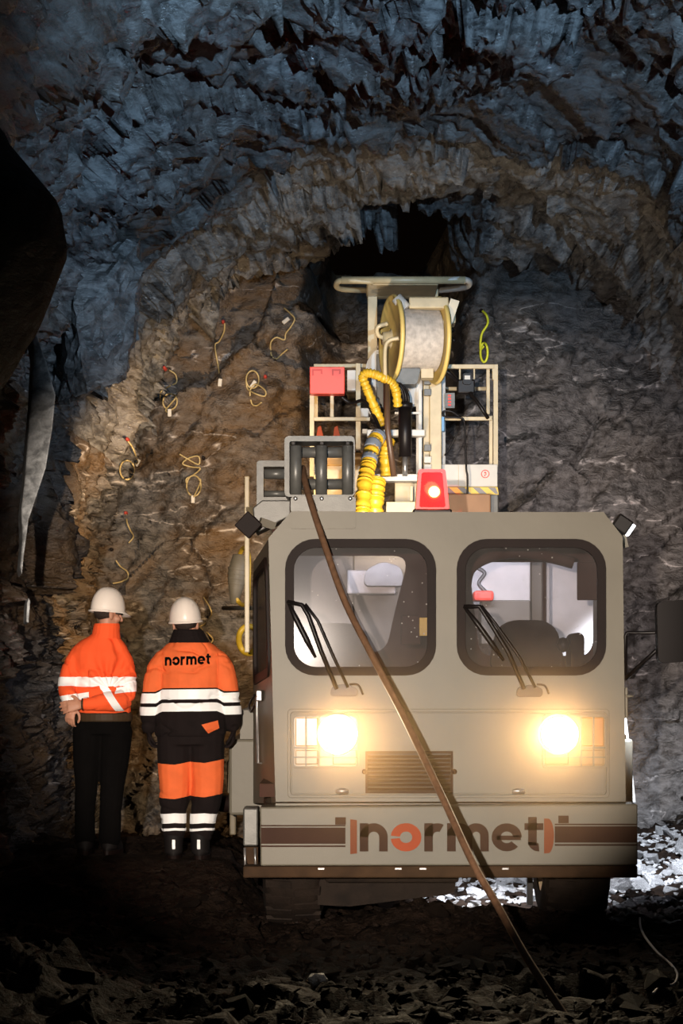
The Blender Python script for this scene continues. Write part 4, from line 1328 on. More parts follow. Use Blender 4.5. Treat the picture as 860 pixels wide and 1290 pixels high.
part('lower_frame', MB().pbox(540, 622, 618, 650, 15.9, 0.2), mat('brown_hull', (0.30, 0.16, 0.08), 0.6), rbk, 0.01)
part('lower_end', MB().pbox(616, 622, 628, 650, 16.0, 0.2), M['grey'], rbk, 0.01)
part('basket_floor', MB().box((B(556, 0, 16).x, 16.0, B(0, 622, 16).z), (B(627, 0, 16).x, 17.0, B(0, 618, 16).z)), M['grey'], rbk)
part('boom', MB().box((B(500, 0, 15.9).x, 15.9, 1.3), (B(560, 0, 15.9).x, 16.2, B(0, 640, 15.9).z)), M['cream'], truck, 0.02)

# ------------------------------------------------------------------ cable drawn from the fairlead to the foreground
pts = [(381.5, 590, 12.42), (384, 606, 12.22), (392, 635, 12.02), (410, 690, 11.80), (434, 757, 11.60), (468, 825, 11.38), (507, 900, 11.15), (555, 1000, 10.75), (596, 1088, 10.35), (626, 1140, 10.1), (663, 1206, 9.8), (711, 1279, 9.45), (726, 1302, 9.3)]
cb = MB().tube(curve([P(*q) for q in pts], 10), 0.020, 12)
o = cb.build('winch_cable', M['cable'])
tag(o, 'brown cable stretched from the roof rollers down across the cab front to the ground', 'cable')
# thin wire on the rubble, right
wp = []
for u, v in ((806, 1150), (806, 1165), (812, 1180), (828, 1200), (845, 1215), (853, 1228), (848, 1240), (832, 1243), (822, 1252)):
    Yg = 1.6 * F / (v - HZ)
    for _ in range(4):
        p = P(u, v, Yg)
        Yg = (CH - float(floor_h(p.x, p.y)[0]) - 0.045) * F / (v - HZ)
    wp.append(P(u, v, Yg))
o = MB().tube(curve(wp, 8), 0.007, 6).build('ground_wire', M['wire'])
tag(o, 'thin grey wire lying across the stones right of the front wheel', 'wire')

# ------------------------------------------------------------------ detonator leads hanging out of the drill holes
def lead(label, tube, plug=None, clip=None, m='lead', r=0.0075, plug_m='plug', clip_rot=0.0):
    pts = [on_rock(u, v, 0.05) for u, v in tube]
    root = empty('detonator_lead', pts[0], label, 'wire', 'detonator leads on the rock face')
    MB().tube(curve(pts, 7), r, 6).build('tube', M[m], root)
    if plug:
        c = on_rock(*plug, 0.05)
        MB().lathe([(-0.03, 0.001), (-0.028, 0.012), (0.03, 0.018), (0.10, 0.018)], c, (0, 1, 0), 10).build('hole_plug', M[plug_m], root)
    if clip:
        c = on_rock(*clip, 0.06)
        R = Matrix.Rotation(clip_rot, 3, 'Y')
        MB().box(c - V((0.018, 0.012, 0.036)), c + V((0.018, 0.012, 0.036)), R, c).build('clip', M['lead_white'], root, 0.006)
    return root


def loopy(cx, cy, rx_, ry_, turns=1.6, a0=0.0, n=18, drift=(0, 0)):
    return [(cx + rx_ * math.cos(a0 + 2 * PI * turns * i / n) + drift[0] * i / n, cy + ry_ * math.sin(a0 + 2 * PI * turns * i / n) + drift[1] * i / n) for i in range(n + 1)]


lead('coiled yellow lead with white clip below a dark hole, upper left of rock face', [(213, 466), (221, 472), (222, 482), (212, 487), (203, 493), (202, 502)] + loopy(214, 506, 9, 10, 1.4, 3.2) + [(209, 516), (213, 520)], (207, 463), (213.5, 520))
lead('straight yellow lead ending in a white tag, highest left of the reel', [(283, 407), (282, 418), (276, 430), (271, 434), (272, 446), (275, 462), (277, 480)], (281, 405), (277, 482), clip_rot=0.1)
lead('double looped yellow lead with red plug, nearest to the red box', loopy(318, 478, 8, 11, 1.3, 1.0) + [(312, 490), (322, 496), (333, 499), (334, 492), (322, 484), (315, 492), (317, 508), (323, 511), (329, 507)], (334, 474), (319, 484), clip_rot=0.6)
lead('open yellow loop of lead above the red box', [(358, 388), (366, 395), (371, 402), (366, 412), (360, 420), (358, 428), (348, 425), (341, 432), (342, 448), (348, 452), (356, 445), (362, 440)], None, (360, 404), clip_rot=0.9)
lead('small coil of pale lead with white clip, leftmost on the face above the helmets', [(161, 556), (166, 562), (171, 574), (173, 583)] + loopy(160, 592, 9, 12, 1.7, -0.6), (160, 553), (173, 583), clip_rot=0.5)
lead('long looped yellow lead, lowest beside the truck roof', [(226, 572), (236, 578), (250, 585), (250, 575), (238, 577), (230, 584), (240, 588), (252, 590), (244, 598), (235, 603)] + loopy(244, 612, 9, 13, 1.4, 3.4) + [(243, 628)], (256, 577), (243, 629), plug_m='black')
lead('short lead trailing from a red plug above the left helmet', [(159, 648), (160, 658), (164, 668), (168, 676), (162, 684)], (158, 646))
lead('pale lead hanging just over the left white helmet', [(146, 706), (152, 714), (160, 720), (161, 728), (152, 733), (142, 735)], (140, 692), plug_m='black')
lead('pale looped lead beside the right white helmet', [(256, 752), (264, 765), (266, 775), (258, 786), (252, 790), (262, 798), (268, 806), (262, 815)], None)
lead('bright yellow lead with a long link loop, right of the reel', [(607, 391), (613, 398), (614, 408), (607, 420), (605, 432)] + loopy(609.5, 444, 4.5, 12, 1.0, 3.4) + [(606, 440), (609, 436)], (606, 391), None, 'lead_bright', 0.011, 'black')

# ------------------------------------------------------------------ people
def loft(mb, secs, n=20):
    """closed body of elliptical sections (x, y, z, rx, ry)"""
    vs, fs = [], []
    for x, y, z, rx_, ry_ in secs:
        for j in range(n):
            t = 2 * PI * j / n
            vs.append(V((x + rx_ * math.cos(t), y + ry_ * math.sin(t), z)))
    k = len(secs)
    for i in range(k - 1):
        for j in range(n):
            fs.append((i * n + j, i * n + (j + 1) % n, (i + 1) * n + (j + 1) % n, (i + 1) * n + j))
    fs.append(tuple(reversed(range(n))))
    fs.append(tuple((k - 1) * n + j for j in range(n)))
    mb.add(vs, fs)


def limb(mb, pts, rad, sub=5):
    c = curve(pts, sub)
    r = []
    for i in range(len(pts) - 1):
        for j in range(sub):
            t = j / sub
            r.append(rad[i] * (1 - t) + rad[i + 1] * t)
    r.append(rad[-1])
    # rounded ends
    d0 = (c[0] - c[1]).normalized(); d1 = (c[-1] - c[-2]).normalized()
    c = [c[0] + d0 * r[0] * 0.9, c[0] + d0 * r[0] * 0.55] + c + [c[-1] + d1 * r[-1] * 0.55, c[-1] + d1 * r[-1] * 0.9]
    r = [r[0] * 0.35, r[0] * 0.8] + r + [r[-1] * 0.8, r[-1] * 0.35]
    mb.tube(c, r, 14)


def ball(mb, c, rx_, ry_, rz_, n=16, R=None):
    secs = []
    vs, fs = [], []
    m = 10
    for i in range(m + 1):
        e = -PI / 2 + PI * (i + (0.08 if i == 0 else -0.08 if i == m else 0)) / m
        for j in range(n):
            t = 2 * PI * j / n
            q = V((rx_ * math.cos(e) * math.cos(t), ry_ * math.cos(e) * math.sin(t), rz_ * math.sin(e)))
            vs.append(V(c) + (R @ q if R else q))
    for i in range(m):
        for j in range(n):
            fs.append((i * n + j, i * n + (j + 1) % n, (i + 1) * n + (j + 1) % n, (i + 1) * n + j))
    fs.append(tuple(reversed(range(n)))); fs.append(tuple(m * n + j for j in range(n)))
    mb.add(vs, fs)


def remesh(mb, voxel, smooth=4, fac=0.5):
    """fuse overlapping solids into one continuous surface"""
    me = bpy.data.meshes.new('tmp')
    me.from_pydata([tuple(v) for v in mb.v], [], mb.f)
    bm = bmesh.new(); bm.from_mesh(me)
    bmesh.ops.recalc_face_normals(bm, faces=bm.faces)
    bm.to_mesh(me); bm.free()
    ob = bpy.data.objects.new('tmp', me)
    C.objects.link(ob)
    r = ob.modifiers.new('r', 'REMESH'); r.mode = 'VOXEL'; r.voxel_size = voxel
    s_ = ob.modifiers.new('s', 'SMOOTH'); s_.iterations = smooth; s_.factor = fac
    dg = bpy.context.evaluated_depsgraph_get()
    out = bpy.data.meshes.new_from_object(ob.evaluated_get(dg))
    bpy.data.objects.remove(ob)
    return out


def wrinkle(me, fn):
    n = len(me.vertices)
    co = np.empty(n * 3); me.vertices.foreach_get('co', co); co = co.reshape(-1, 3)
    no = np.array([v.normal for v in me.vertices])
    co = co + no * fn(co)[:, None]
    me.vertices.foreach_set('co', co.ravel()); me.update()


def cut(me, levels, warp=None):
    """slice the mesh along (warped) heights so colour borders are clean; returns a bmesh"""
    bm = bmesh.new(); bm.from_mesh(me)
    if warp:
        for v in bm.verts: v.co.z += warp(v.co)
    for z in levels:
        bmesh.ops.bisect_plane(bm, geom=bm.verts[:] + bm.edges[:] + bm.faces[:], plane_co=(0, 0, z), plane_no=(0, 0, 1), dist=1e-5)
    return bm


def unwarp(bm, warp):
    if warp:
        # the warp depends on x and y only
        for v in bm.verts: v.co.z -= warp(v.co)


def band(name, me, z0, z1, m, parent, mtx, off=0.005, warp=None, keep=None, axis=(0, 0, 1)):
    """a strip of tape: the cloth surface between two planes, lifted a few millimetres"""
    bm = bmesh.new(); bm.from_mesh(me)
    if warp:
        for v in bm.verts: v.co.z += warp(v.co)
    ax_ = V(axis)
    for z, s_ in ((z0, -1), (z1, 1)):
        g = bm.verts[:] + bm.edges[:] + bm.faces[:]
        bmesh.ops.bisect_plane(bm, geom=g, plane_co=ax_ * z, plane_no=ax_ * s_, clear_outer=True, dist=1e-6)
    if keep:
        bmesh.ops.delete(bm, geom=[f for f in bm.faces if not keep(f.calc_center_median())], context='FACES')
    if warp:
        for v in bm.verts: v.co.z -= warp(v.co)
    bm.normal_update()
    for v in bm.verts: v.co += v.normal * off
    bm.transform(mtx)
    o = bpy.data.meshes.new(name)
    bm.to_mesh(o); bm.free()
    return link(name, o, m, parent, True)


def hand(mb, wrist, d, back, side, curl=0.5, k=1.0):
    """palm, four unequal bent fingers, and a thumb from the side of the palm; 'back' is the normal of the back of the hand"""
    d = V(d).normalized(); back = (V(back) - d * V(back).dot(d)).normalized()
    lat = d.cross(back) * side                       # towards the thumb
    w = V(wrist)
    pal = [(0.0, 0.027, 0.020), (0.03, 0.036, 0.018), (0.065, 0.042, 0.016), (0.092, 0.040, 0.013)]
    vs, fs = [], []
    n = 12
    for t, a_, b_ in pal:
        for j in range(n):
            an = 2 * PI * j / n
            vs.append(w + d * t * k + lat * a_ * k * math.cos(an) + back * b_ * k * math.sin(an))
    for i in range(3):
        for j in range(n):
            fs.append((i * n + j, i * n + (j + 1) % n, (i + 1) * n + (j + 1) % n, (i + 1) * n + j))
    fs += [tuple(reversed(range(n))), tuple(3 * n + j for j in range(n))]
    mb.add(vs, fs)
    for i, (o_, L, cv) in enumerate(((0.031, 0.072, 0.9), (0.0105, 0.081, 1.0), (-0.0105, 0.075, 1.1), (-0.031, 0.058, 1.25))):
        p = w + d * 0.082 * k + lat * o_ * k
        pts = [p]
        a_ = 0.12
        dd = (d + lat * o_ * 2.2).normalized()
        for seg in (0.42, 0.32, 0.26):
            a_ += curl * cv * 0.62
            p = p + (dd * math.cos(a_) - back * math.sin(a_)) * L * seg * k
            pts.append(p)
        limb(mb, pts, [0.0098 * k, 0.0092 * k, 0.0084 * k, 0.0074 * k], 3)
    p = w + d * 0.022 * k + lat * 0.028 * k
    limb(mb, [p, p + (d * 0.55 + lat * 0.8 - back * 0.3).normalized() * 0.038 * k, p + (d * 0.95 + lat * 0.7 - back * 0.5).normalized() * 0.068 * k, p + (d * 1.2 + lat * 0.4 - back * 0.7).normalized() * 0.088 * k],
         [0.014 * k, 0.012 * k, 0.0105 * k, 0.009 * k], 3)


def head_parts(mb, c, R):
    """skull, jaw, nose, brow, lips and ears around the head centre, facing +y before R"""
    T = lambda x, y, z: V(c) + R @ V((x, y, z))
    ball(mb, T(0, -0.004, 0.035), 0.076, 0.096, 0.10, R=R)
    ball(mb, T(0, 0.022, -0.055), 0.058, 0.066, 0.066, R=R)
    ball(mb, T(0, 0.060, -0.098), 0.026, 0.022, 0.020, R=R)        # chin
    limb(mb, [T(0, 0.090, 0.010), T(0, 0.102, -0.012), T(0, 0.112, -0.034)], [0.010, 0.012, 0.015], 3)
    ball(mb, T(0, 0.086, 0.026), 0.050, 0.012, 0.010, R=R)         # brow
    ball(mb, T(0, 0.086, -0.066), 0.024, 0.009, 0.006, R=R); ball(mb, T(0, 0.083, -0.078), 0.022, 0.009, 0.006, R=R)
    for s_ in (-1, 1):
        ball(mb, T(s_ * 0.032, 0.078, 0.004), 0.012, 0.010, 0.009, R=R)
        ball(mb, T(s_ * 0.046, 0.058, -0.030), 0.022, 0.026, 0.022, R=R)
        ball(mb, T(s_ * 0.079, -0.006, -0.012), 0.010, 0.019, 0.032, R=R)


def helmet(parent, mtx, c, R, peak=0.05):
    n, m = 48, 16
    vs, fs = [], []
    T = lambda q: mtx @ (V(c) + R @ V(q))
    for i in range(m + 1):
        e = i / m
        for j in range(n):
            t = 2 * PI * j / n
            x, y = math.cos(t), math.sin(t)
            f = max(0, y) ** 3
            if e <= 0.12:                                           # flared lip and peak
                u = 1 - e / 0.12
                k = 1.0 + 0.10 * u + peak / 0.14 * f * u
                q = (0.108 * x * k, 0.130 * y * k + 0.0, 0.022 - 0.016 * u - 0.018 * f * u)
            else:
                a_ = (e - 0.12) / 0.88 * PI / 2
                rr__ = math.cos(a_) ** 0.80
                z = 0.022 + 0.152 * math.sin(a_)
                rid = 0.006 * math.exp(-(abs(x * rr__) / 0.30) ** 4) * math.sin(a_) ** 0.5 + 0.003 * math.exp(-((abs(x * rr__) - 0.42) / 0.07) ** 2) * math.sin(2 * a_)
                q = (0.108 * x * rr__ * (1 + rid), 0.130 * y * rr__ * (1 + rid), z + rid * 1.1)
            vs.append(T(q))
    for i in range(m):
        for j in range(n):
            fs.append((i * n + j, i * n + (j + 1) % n, (i + 1) * n + (j + 1) % n, (i + 1) * n + j))
    me = bpy.data.meshes.new('helmet')
    # inner shell so the helmet has thickness
    k = len(vs)
    cc = T((0, 0, 0.03))
    vs2 = [cc + (v - cc) * 0.965 for v in vs]
    fs2 = [tuple(k + i for i in reversed(f)) for f in fs]
    rim = [(j, k + j, k + (j + 1) % n, (j + 1) % n) for j in range(n)]
    me.from_pydata([tuple(v) for v in vs + vs2], [], fs + fs2 + rim)
    h = link('helmet', me, M['helmet'], parent, True)
    ring = [T((0.117 * math.cos(t), 0.141 * math.sin(t), 0.013)) for t in np.linspace(PI * 1.08, PI * 1.92, 20)]
    MB().tube(ring, 0.006, 8).build('helmet_rim', M['helmet'], h)
    return h


def boot(parent, mtx, x, y, yaw, h=0.24, tag_=True, r=0.068):
    R = Matrix.Translation((x, y, 0)) @ Matrix.Rotation(yaw, 4, 'Z')
    mb = MB()
    loft(mb, [(0, 0, 0.03, r * 0.9, 0.07), (0, 0, 0.08, r * 0.92, 0.07), (0, 0, 0.16, r * 1.02, 0.074), (0, 0, h, r * 1.12, 0.078)])
    loft(mb, [(0, 0.075, 0.0, 0.048, 0.145), (0, 0.075, 0.03, 0.052, 0.15), (0, 0.07, 0.06, 0.048, 0.135), (0, 0.05, 0.09, 0.04, 0.10)])
    me = remesh(mb, 0.008, 5)
    me.transform(mtx @ R)
    b = link('boot', me, M['boot'], parent, True)
    so = MB(); loft(so, [(0, 0.075, -0.012, 0.054, 0.152), (0, 0.075, 0.016, 0.054, 0.152)])
    s_ = so.build('sole', M['rubber'], b)
    s_.data.transform(mtx @ R)
    if tag_:
        t = MB().box((-0.011, -0.075, 0.06), (0.011, -0.052, 0.125)).build('heel_tab', M['reflect'], b, 0.004)
        t.data.transform(mtx @ R)
    return b


def folds(seed, amp=0.006, f=(7, 7, 5)):
    def fn(co):
        q = co * np.array(f) * 0.6 + co[:, 2:3] * np.array([1.6, 0.5, 0])
        q = q + 0.6 * np.stack([fbm(co * 4, seed + 3, 2), fbm(co * 4, seed + 5, 2), fbm(co * 4, seed + 7, 2)], 1)
        n = fbm(q, seed, 3)
        gate = np.clip(3.0 * fbm(co * 5, seed + 21, 2) + 0.55, 0, 1)
        return amp * (0.9 * n - 0.95 * gate * np.exp(-(n / 0.035) ** 2))
    return fn


def tape_xz(bvh_t, parent, name, quads, m, mtx, off=0.004, div=1):
    """flat print laid on the back of a garment by casting from behind (-y)"""
    vs, fs = [], []
    for q in quads:
        k = len(vs)
        for x, z in q:
            h = bvh_t.ray_cast(V((x, -1.0, z)), V((0, 1, 0)))
            y = h[0].y if h[0] else 0.0
            vs.append(V((x, y - off, z)))
        for x, z in q:
            vs.append(vs[k + len(vs) - k - len(q)] + V((0, off * 0.8, 0)))
        n = len(q)
        fs.append(tuple(range(k, k + n)))
        fs.append(tuple(reversed(range(k + n, k + 2 * n))))
        for i in range(n):
            fs.append((k + i, k + n + i, k + n + (i + 1) % n, k + (i + 1) % n))
    o = mesh_obj(name, [mtx @ v for v in vs], fs, m, parent)
    return o


def mesh_bvh(me):
    return BVHTree.FromPolygons([v.co for v in me.vertices], [tuple(p.vertices) for p in me.polygons])


# ---- the man with the lettered jacket
def man_right():
    YP = 13.37
    og = P(240, 1080, YP)
    mtx = Matrix.Translation(og)
    hc, hR = (-0.035, 0.01, 1.575), Matrix.Rotation(0.10, 3, 'Z') @ Matrix.Rotation(-0.06, 3, 'Y')
    # body
    mb = MB()
    loft(mb, [(0, 0, .80, .17, .12), (0, 0, .95, .18, .125), (0, 0, 1.1, .165, .12), (0, 0, 1.25, .18, .12), (0, 0, 1.34, .15, .10), (0, 0, 1.41, .09, .07), (-.01, 0, 1.5, .062, .064), (-.03, 0.005, 1.57, .06, .062)])
    for s_ in (-1, 1):
        xl = -.10 if s_ < 0 else .105
        xa = -.114 if s_ < 0 else .066
        limb(mb, [V((xl, 0, .84)), V((xl, 0, .46)), V((xa, -.005, .12))], [.095, .06, .040])
        limb(mb, [V((s_ * .14, 0, 1.32)), V((s_ * .215, 0, 1.25)), V((s_ * .255, .0, 1.10)), V((s_ * .285, .05, .87))], [.045, .05, .045, .03])
        hand(mb, (s_ * .285, .055, .865), (s_ * -.03, .12, -1), (s_ * 1, 0, .05), s_ * 1, 0.75)
        limb(mb, [V((xa, 0, .08)), V((xa - .012 * s_, .13, .04))], [.036, .028])
    head_parts(mb, hc, hR)
    me = remesh(mb, 0.0058, 3)
    me.transform(mtx)
    for p in me.polygons:                                          # dark work gloves
        c_ = p.center
        p.material_index = 1 if abs(c_.x - og.x) > .2 and c_.z - og.z < .90 else 0
    body_ = link('person', me, [M['skin'], M['navy']], None, True)
    # object base at the feet
    body_.data.transform(Matrix.Translation(-og)); body_.location = og
    tag(body_, 'stout person seen from behind in orange jacket with black lettering and white helmet', 'person')
    # jacket
    mb = MB()
    loft(mb, [(0, 0, .815, .232, .165), (0, 0, .84, .243, .172), (0, 0, .93, .243, .168), (0, 0, 1.03, .226, .158), (0, 0, 1.13, .217, .152), (0, 0, 1.25, .213, .148), (0, 0, 1.34, .225, .138), (0, 0, 1.39, .212, .122), (0, 0, 1.43, .172, .105), (-.005, 0, 1.465, .118, .095), (-.01, 0, 1.50, .092, .088)])
    for s_ in (-1, 1):
        limb(mb, [V((s_ * .168, 0, 1.340)), V((s_ * .220, 0, 1.26)), V((s_ * .252, -.01, 1.10)), V((s_ * .272, 0.01, .99)), V((s_ * .282, .045, .885))], [.075, .080, .074, .070, .056], 6)
    jm = remesh(mb, 0.0065, 6)
    wrinkle(jm, folds(3, 0.024, (6, 6, 10)))
    warp = lambda c: (0.024 * min(1, max(0, (abs(c.x) - .18) / .05)) - 0.10 * (c.x) * 0.12)
    bm = cut(jm, [1.142], warp)
    for f in bm.faces:
        f.material_index = 0 if f.calc_center_median().z > 1.142 else 1
    unwarp(bm, warp)
    bm.transform(mtx)
    jj = bpy.data.meshes.new('jacket'); bm.to_mesh(jj); bm.free()
    jk = link('jacket', jj, [M['orange_dull'], M['navy']], body_, True)
    band('reflective_band', jm, 1.066, 1.132, M['reflect'], jk, mtx, 0.005, warp, lambda c: True)
    band('reflective_band', jm, .985, 1.042, M['reflect'], jk, mtx, 0.005, warp, lambda c: True)
    t = mesh_bvh(jm)
    # lettering on the back
    ls, wd = word('normet', 0.10)
    k_ = (62.5 / 187) * 0.92 / wd
    x0 = -.165; qs = []
    for c_, q in ls:
        qs += [[(x0 + u * k_, 1.29 + v * 0.058 + (u * k_) * 0.035) for u, v in p] for p in q]
    tape_xz(t, jk, 'lettering', qs, M['trouser'], mtx, 0.010)
    fa_ = [V((.085, .898)), V((.190, .925)), V((.200, .873)), V((.128, .838))]
    bl_ = lambda u, v: tuple(fa_[0].lerp(fa_[1], u).lerp(fa_[3].lerp(fa_[2], u), v))
    tape_xz(t, jk, 'pocket_flap', [[bl_(i / 5, k / 3), bl_((i + 1) / 5, k / 3), bl_((i + 1) / 5, (k + 1) / 3), bl_(i / 5, (k + 1) / 3)] for i in range(5) for k in range(3)], M['orange_dull'], mtx, 0.012)
    for s_ in (-1, 1):                                             # sleeve seams
        MB().tube([mtx @ (t.ray_cast(V((s_ * x, -1, z)), V((0, 1, 0)))[0] + V((0, -.002, 0))) for x, z in ((.186, 1.375), (.19, 1.33), (.192, 1.28), (.19, 1.22), (.19, 1.16))], 0.0035, 6).build('sleeve_seam', M['orange_dull'], jk)
    mb = MB()
    loft(mb, [(-.008, -.004, 1.445, .140, .118), (-.012, -.006, 1.49, .118, .108), (-.016, -.004, 1.525, .102, .098), (-.02, 0, 1.535, .093, .09), (-.02, 0, 1.49, .07, .07)])
    o = mb.build('collar', M['navy'], jk, fix=False); o.data.transform(mtx)
    # trousers
    mb = MB()
    loft(mb, [(0, 0, .76, .20, .15), (0, 0, .86, .222, .155), (0, 0, .98, .21, .145)])
    limb(mb, [V((-.105, 0, .82)), V((-.107, 0, .63)), V((-.105, 0, .50)), V((-.112, -.01, .37)), V((-.115, -.005, .30)), V((-.114, 0, .17))], [.125, .117, .108, .102, .086, .080], 6)
    limb(mb, [V((.11, 0, .82)), V((.11, 0, .63)), V((.115, 0, .50)), V((.105, -.01, .37)), V((.088, -.005, .30)), V((.078, 0, .17))], [.125, .117, .108, .102, .088, .082], 6)
    tm = remesh(mb, 0.0085, 5)
    wrinkle(tm, folds(17, 0.008, (5, 5, 9)))
    w2 = lambda c: -0.12 * abs(abs(c.x) - .1) - 0.06 * c.x
    bm = cut(tm, [.405, .635], w2)
    for f in bm.faces:
        z = f.calc_center_median().z
        f.material_index = 1 if .405 < z < .635 else 0
    unwarp(bm, w2)
    bm.transform(mtx)
    tt = bpy.data.meshes.new('trousers'); bm.to_mesh(tt); bm.free()
    tr = link('trousers', tt, [M['navy'], M['orange_dull']], body_, True)
    for kp in (lambda c: c.x < -.015, lambda c: c.x >= -.015):
        band('reflective_band', tm, .238, .305, M['reflect'], tr, mtx, 0.005, lambda c: 0.1 * abs(abs(c.x) - .1), kp)
        band('reflective_band', tm, .188, .205, M['reflect'], tr, mtx, 0.005, lambda c: 0.1 * abs(abs(c.x) - .1), kp)
    boot(body_, mtx, -.114, 0, 0.08)
    boot(body_, mtx, .066, 0, -0.10)
    hm = helmet(body_, mtx, (hc[0], hc[1], hc[2]), hR @ Matrix.Rotation(0.07, 3, 'X'))
    mb = MB()
    ball(mb, V(hc) + hR @ V((0, -.012, .012)), .081, .094, .074, R=hR)
    me = remesh(mb, 0.008, 2)
    hb = bmesh.new(); hb.from_mesh(me)
    bmesh.ops.delete(hb, geom=[v for v in hb.verts if (hR.inverted() @ (v.co - V(hc))).y > 0.03], context='VERTS')
    hb.transform(mtx); hb.to_mesh(me); hb.free()
    link('hair', me, M['hair'], body_, True)
    return body_


def man_left():
    YP = 13.37
    og = P(126, 1074, YP)
    nar = Matrix.Diagonal((0.92, 1.0, 1.0, 1.0))
    mtx = Matrix.Translation(og) @ nar
    hc = (.055, .005, 1.608)
    hR = Matrix.Rotation(-1.02, 3, 'Z') @ Matrix.Rotation(-0.06, 3, 'X')
    mb = MB()
    loft(mb, [(.02, 0, .82, .155, .105), (.015, 0, .98, .15, .105), (0, 0, 1.12, .145, .105), (-.005, 0, 1.26, .165, .11), (0, 0, 1.35, .14, .09), (.02, 0, 1.42, .08, .065), (.045, 0, 1.50, .058, .06), (.052, 0, 1.58, .056, .06)])
    for s_, xl in ((-1, -.075), (1, .115)):
        xa = -.11 if s_ < 0 else .07
        limb(mb, [V((xl, 0, .86)), V((xl - .02 * (s_ > 0), 0, .47)), V((xa, 0, .12))], [.09, .058, .040])
        limb(mb, [V((xa, 0, .08)), V((xa - s_ * -.0, .10, .045))], [.036, .026])
    # right forearm across the back, its hand holding the left wrist
    limb(mb, [V((.115, 0, 1.31)), V((.17, -.01, 1.25)), V((.2, -.045, 1.08)), V((.04, -.185, 1.012)), V((-.105, -.205, 1.000))], [.045, .045, .044, .036, .029])
    hand(mb, (-.11, -.205, 1.000), (-1, -.05, -.12), (-.1, -1, .25), 1, 0.35, 1.05)
    limb(mb, [V((-.12, 0, 1.31)), V((-.185, -.02, 1.25)), V((-.225, -.065, 1.12)), V((-.205, -.14, 1.04)), V((-.175, -.165, 0.99))], [.045, .045, .040, .034, .03])
    hand(mb, (-.175, -.17, 0.99), (-.25, -.25, -1), (-.4, -1, .1), -1, 0.8)
    head_parts(mb, hc, hR)
    me = remesh(mb, 0.0056, 3)
    me.transform(nar)
    body_ = link('person', me, M['skin'], None, True)
    body_.location = og
    tag(body_, 'person in all-orange jacket and black trousers, hands clasped behind the back, white helmet turned right', 'person')
    mb = MB()
    loft(mb, [(.028, 0, .935, .185, .13), (.026, 0, .955, .196, .138), (.018, 0, 1.05, .198, .138), (0, 0, 1.18, .198, .138), (-.008, 0, 1.29, .205, .138), (-.004, 0, 1.35, .216, .126), (.0, 0, 1.39, .202, .112), (.010, 0, 1.43, .158, .100), (.025, 0, 1.462, .112, .09), (.038, 0, 1.49, .084, .080)])
    limb(mb, [V((.150, 0, 1.335)), V((.188, -.01, 1.25)), V((.200, -.045, 1.08)), V((.165, -.10, 1.025)), V((.04, -.185, 1.015)), V((-.075, -.205, 1.003))], [.070, .070, .070, .066, .056, .046], 6)
    limb(mb, [V((-.152, 0, 1.335)), V((-.200, -.02, 1.25)), V((-.230, -.065, 1.12)), V((-.21, -.13, 1.06)), V((-.185, -.155, 1.03))], [.074, .072, .062, .054, .05], 6)
    jm = remesh(mb, 0.0065, 6)

    def cr(co):
        d = folds(31, 0.026, (8, 8, 6))(co)
        # creases running from the shoulder blades down to the inside of the right elbow
        c0 = np.array([.085, 1.10])
        v = np.stack([co[:, 0] - c0[0], co[:, 2] - c0[1]], 1)
        rad = np.hypot(v[:, 0], v[:, 1]); an = np.arctan2(v[:, 1], v[:, 0])
        m_ = np.exp(-((rad - 0.13) / 0.10) ** 2) * (co[:, 1] < 0.0) * (an > 0.3)
        return d + 0.013 * m_ * np.sin(an * 13 + rad * 8)
    wrinkle(jm, cr)
    jj = jm.copy(); jj.transform(mtx)
    jk = link('jacket', jj, M['orange'], body_, True)
    band('reflective_band', jm, 1.120, 1.182, M['reflect'], jk, mtx, 0.005)
    for kp in (lambda c: c.x < -.06, lambda c: c.x > .13 and c.y > -0.2):
        band('reflective_band', jm, 1.035, 1.078, M['reflect'], jk, mtx, 0.005, lambda c: -0.14 * (c.x + .1), kp)
    band('sleeve_band', jm, .055, .105, M['reflect'], jk, mtx, 0.006, None, lambda c: c.y < -.115 and c.z < 1.13, V((.95, .0, -.30)).normalized() * 1.0) if False else None
    bm_axis = V((.80, .0, .60)).normalized()
    d0 = bm_axis.dot(V((.085, 0, 1.06)))
    band('sleeve_band', jm, d0 - .022, d0 + .026, M['reflect'], jk, mtx, 0.006, None, lambda c: c.y < -.10 and .96 < c.z < 1.14, bm_axis)
    mb = MB()
    loft(mb, [(.034, 0, 1.44, .118, .100), (.044, -.006, 1.475, .102, .094), (.050, -.012, 1.525, .096, .090), (.052, -.012, 1.542, .091, .085), (.052, -.004, 1.51, .076, .072), (.046, 0, 1.46, .07, .066)])
    o = mb.build('collar', M['orange'], jk, fix=False); o.data.transform(mtx)
    mb = MB(); loft(mb, [(-.078, 0, 0, .034, .034)] * 1 + [(-.078, 0, .01, .034, .034)])
    # watch on the right wrist
    c_ = V((-.098, -.205, 1.002))
    w_ = MB().tube([c_ + V((0, .034 * math.cos(t), .034 * math.sin(t))) for t in np.linspace(0, 2 * PI, 21)[:-1]], 0.008, 8, closed=True).build('watch_strap', M['belt'], body_)
    w_.data.transform(mtx)
    mb = MB()
    loft(mb, [(.025, 0, .80, .185, .135), (.03, 0, .90, .202, .142), (.03, 0, .955, .195, .135)])
    limb(mb, [V((-.085, 0, .82)), V((-.095, 0, .62)), V((-.10, 0, .45)), V((-.11, -.01, .28)), V((-.11, 0, .10))], [.118, .102, .082, .076, .078], 6)
    limb(mb, [V((.12, 0, .82)), V((.105, 0, .62)), V((.090, 0, .45)), V((.078, -.01, .28)), V((.07, 0, .10))], [.12, .108, .088, .082, .084], 6)
    tm = remesh(mb, 0.009, 5)
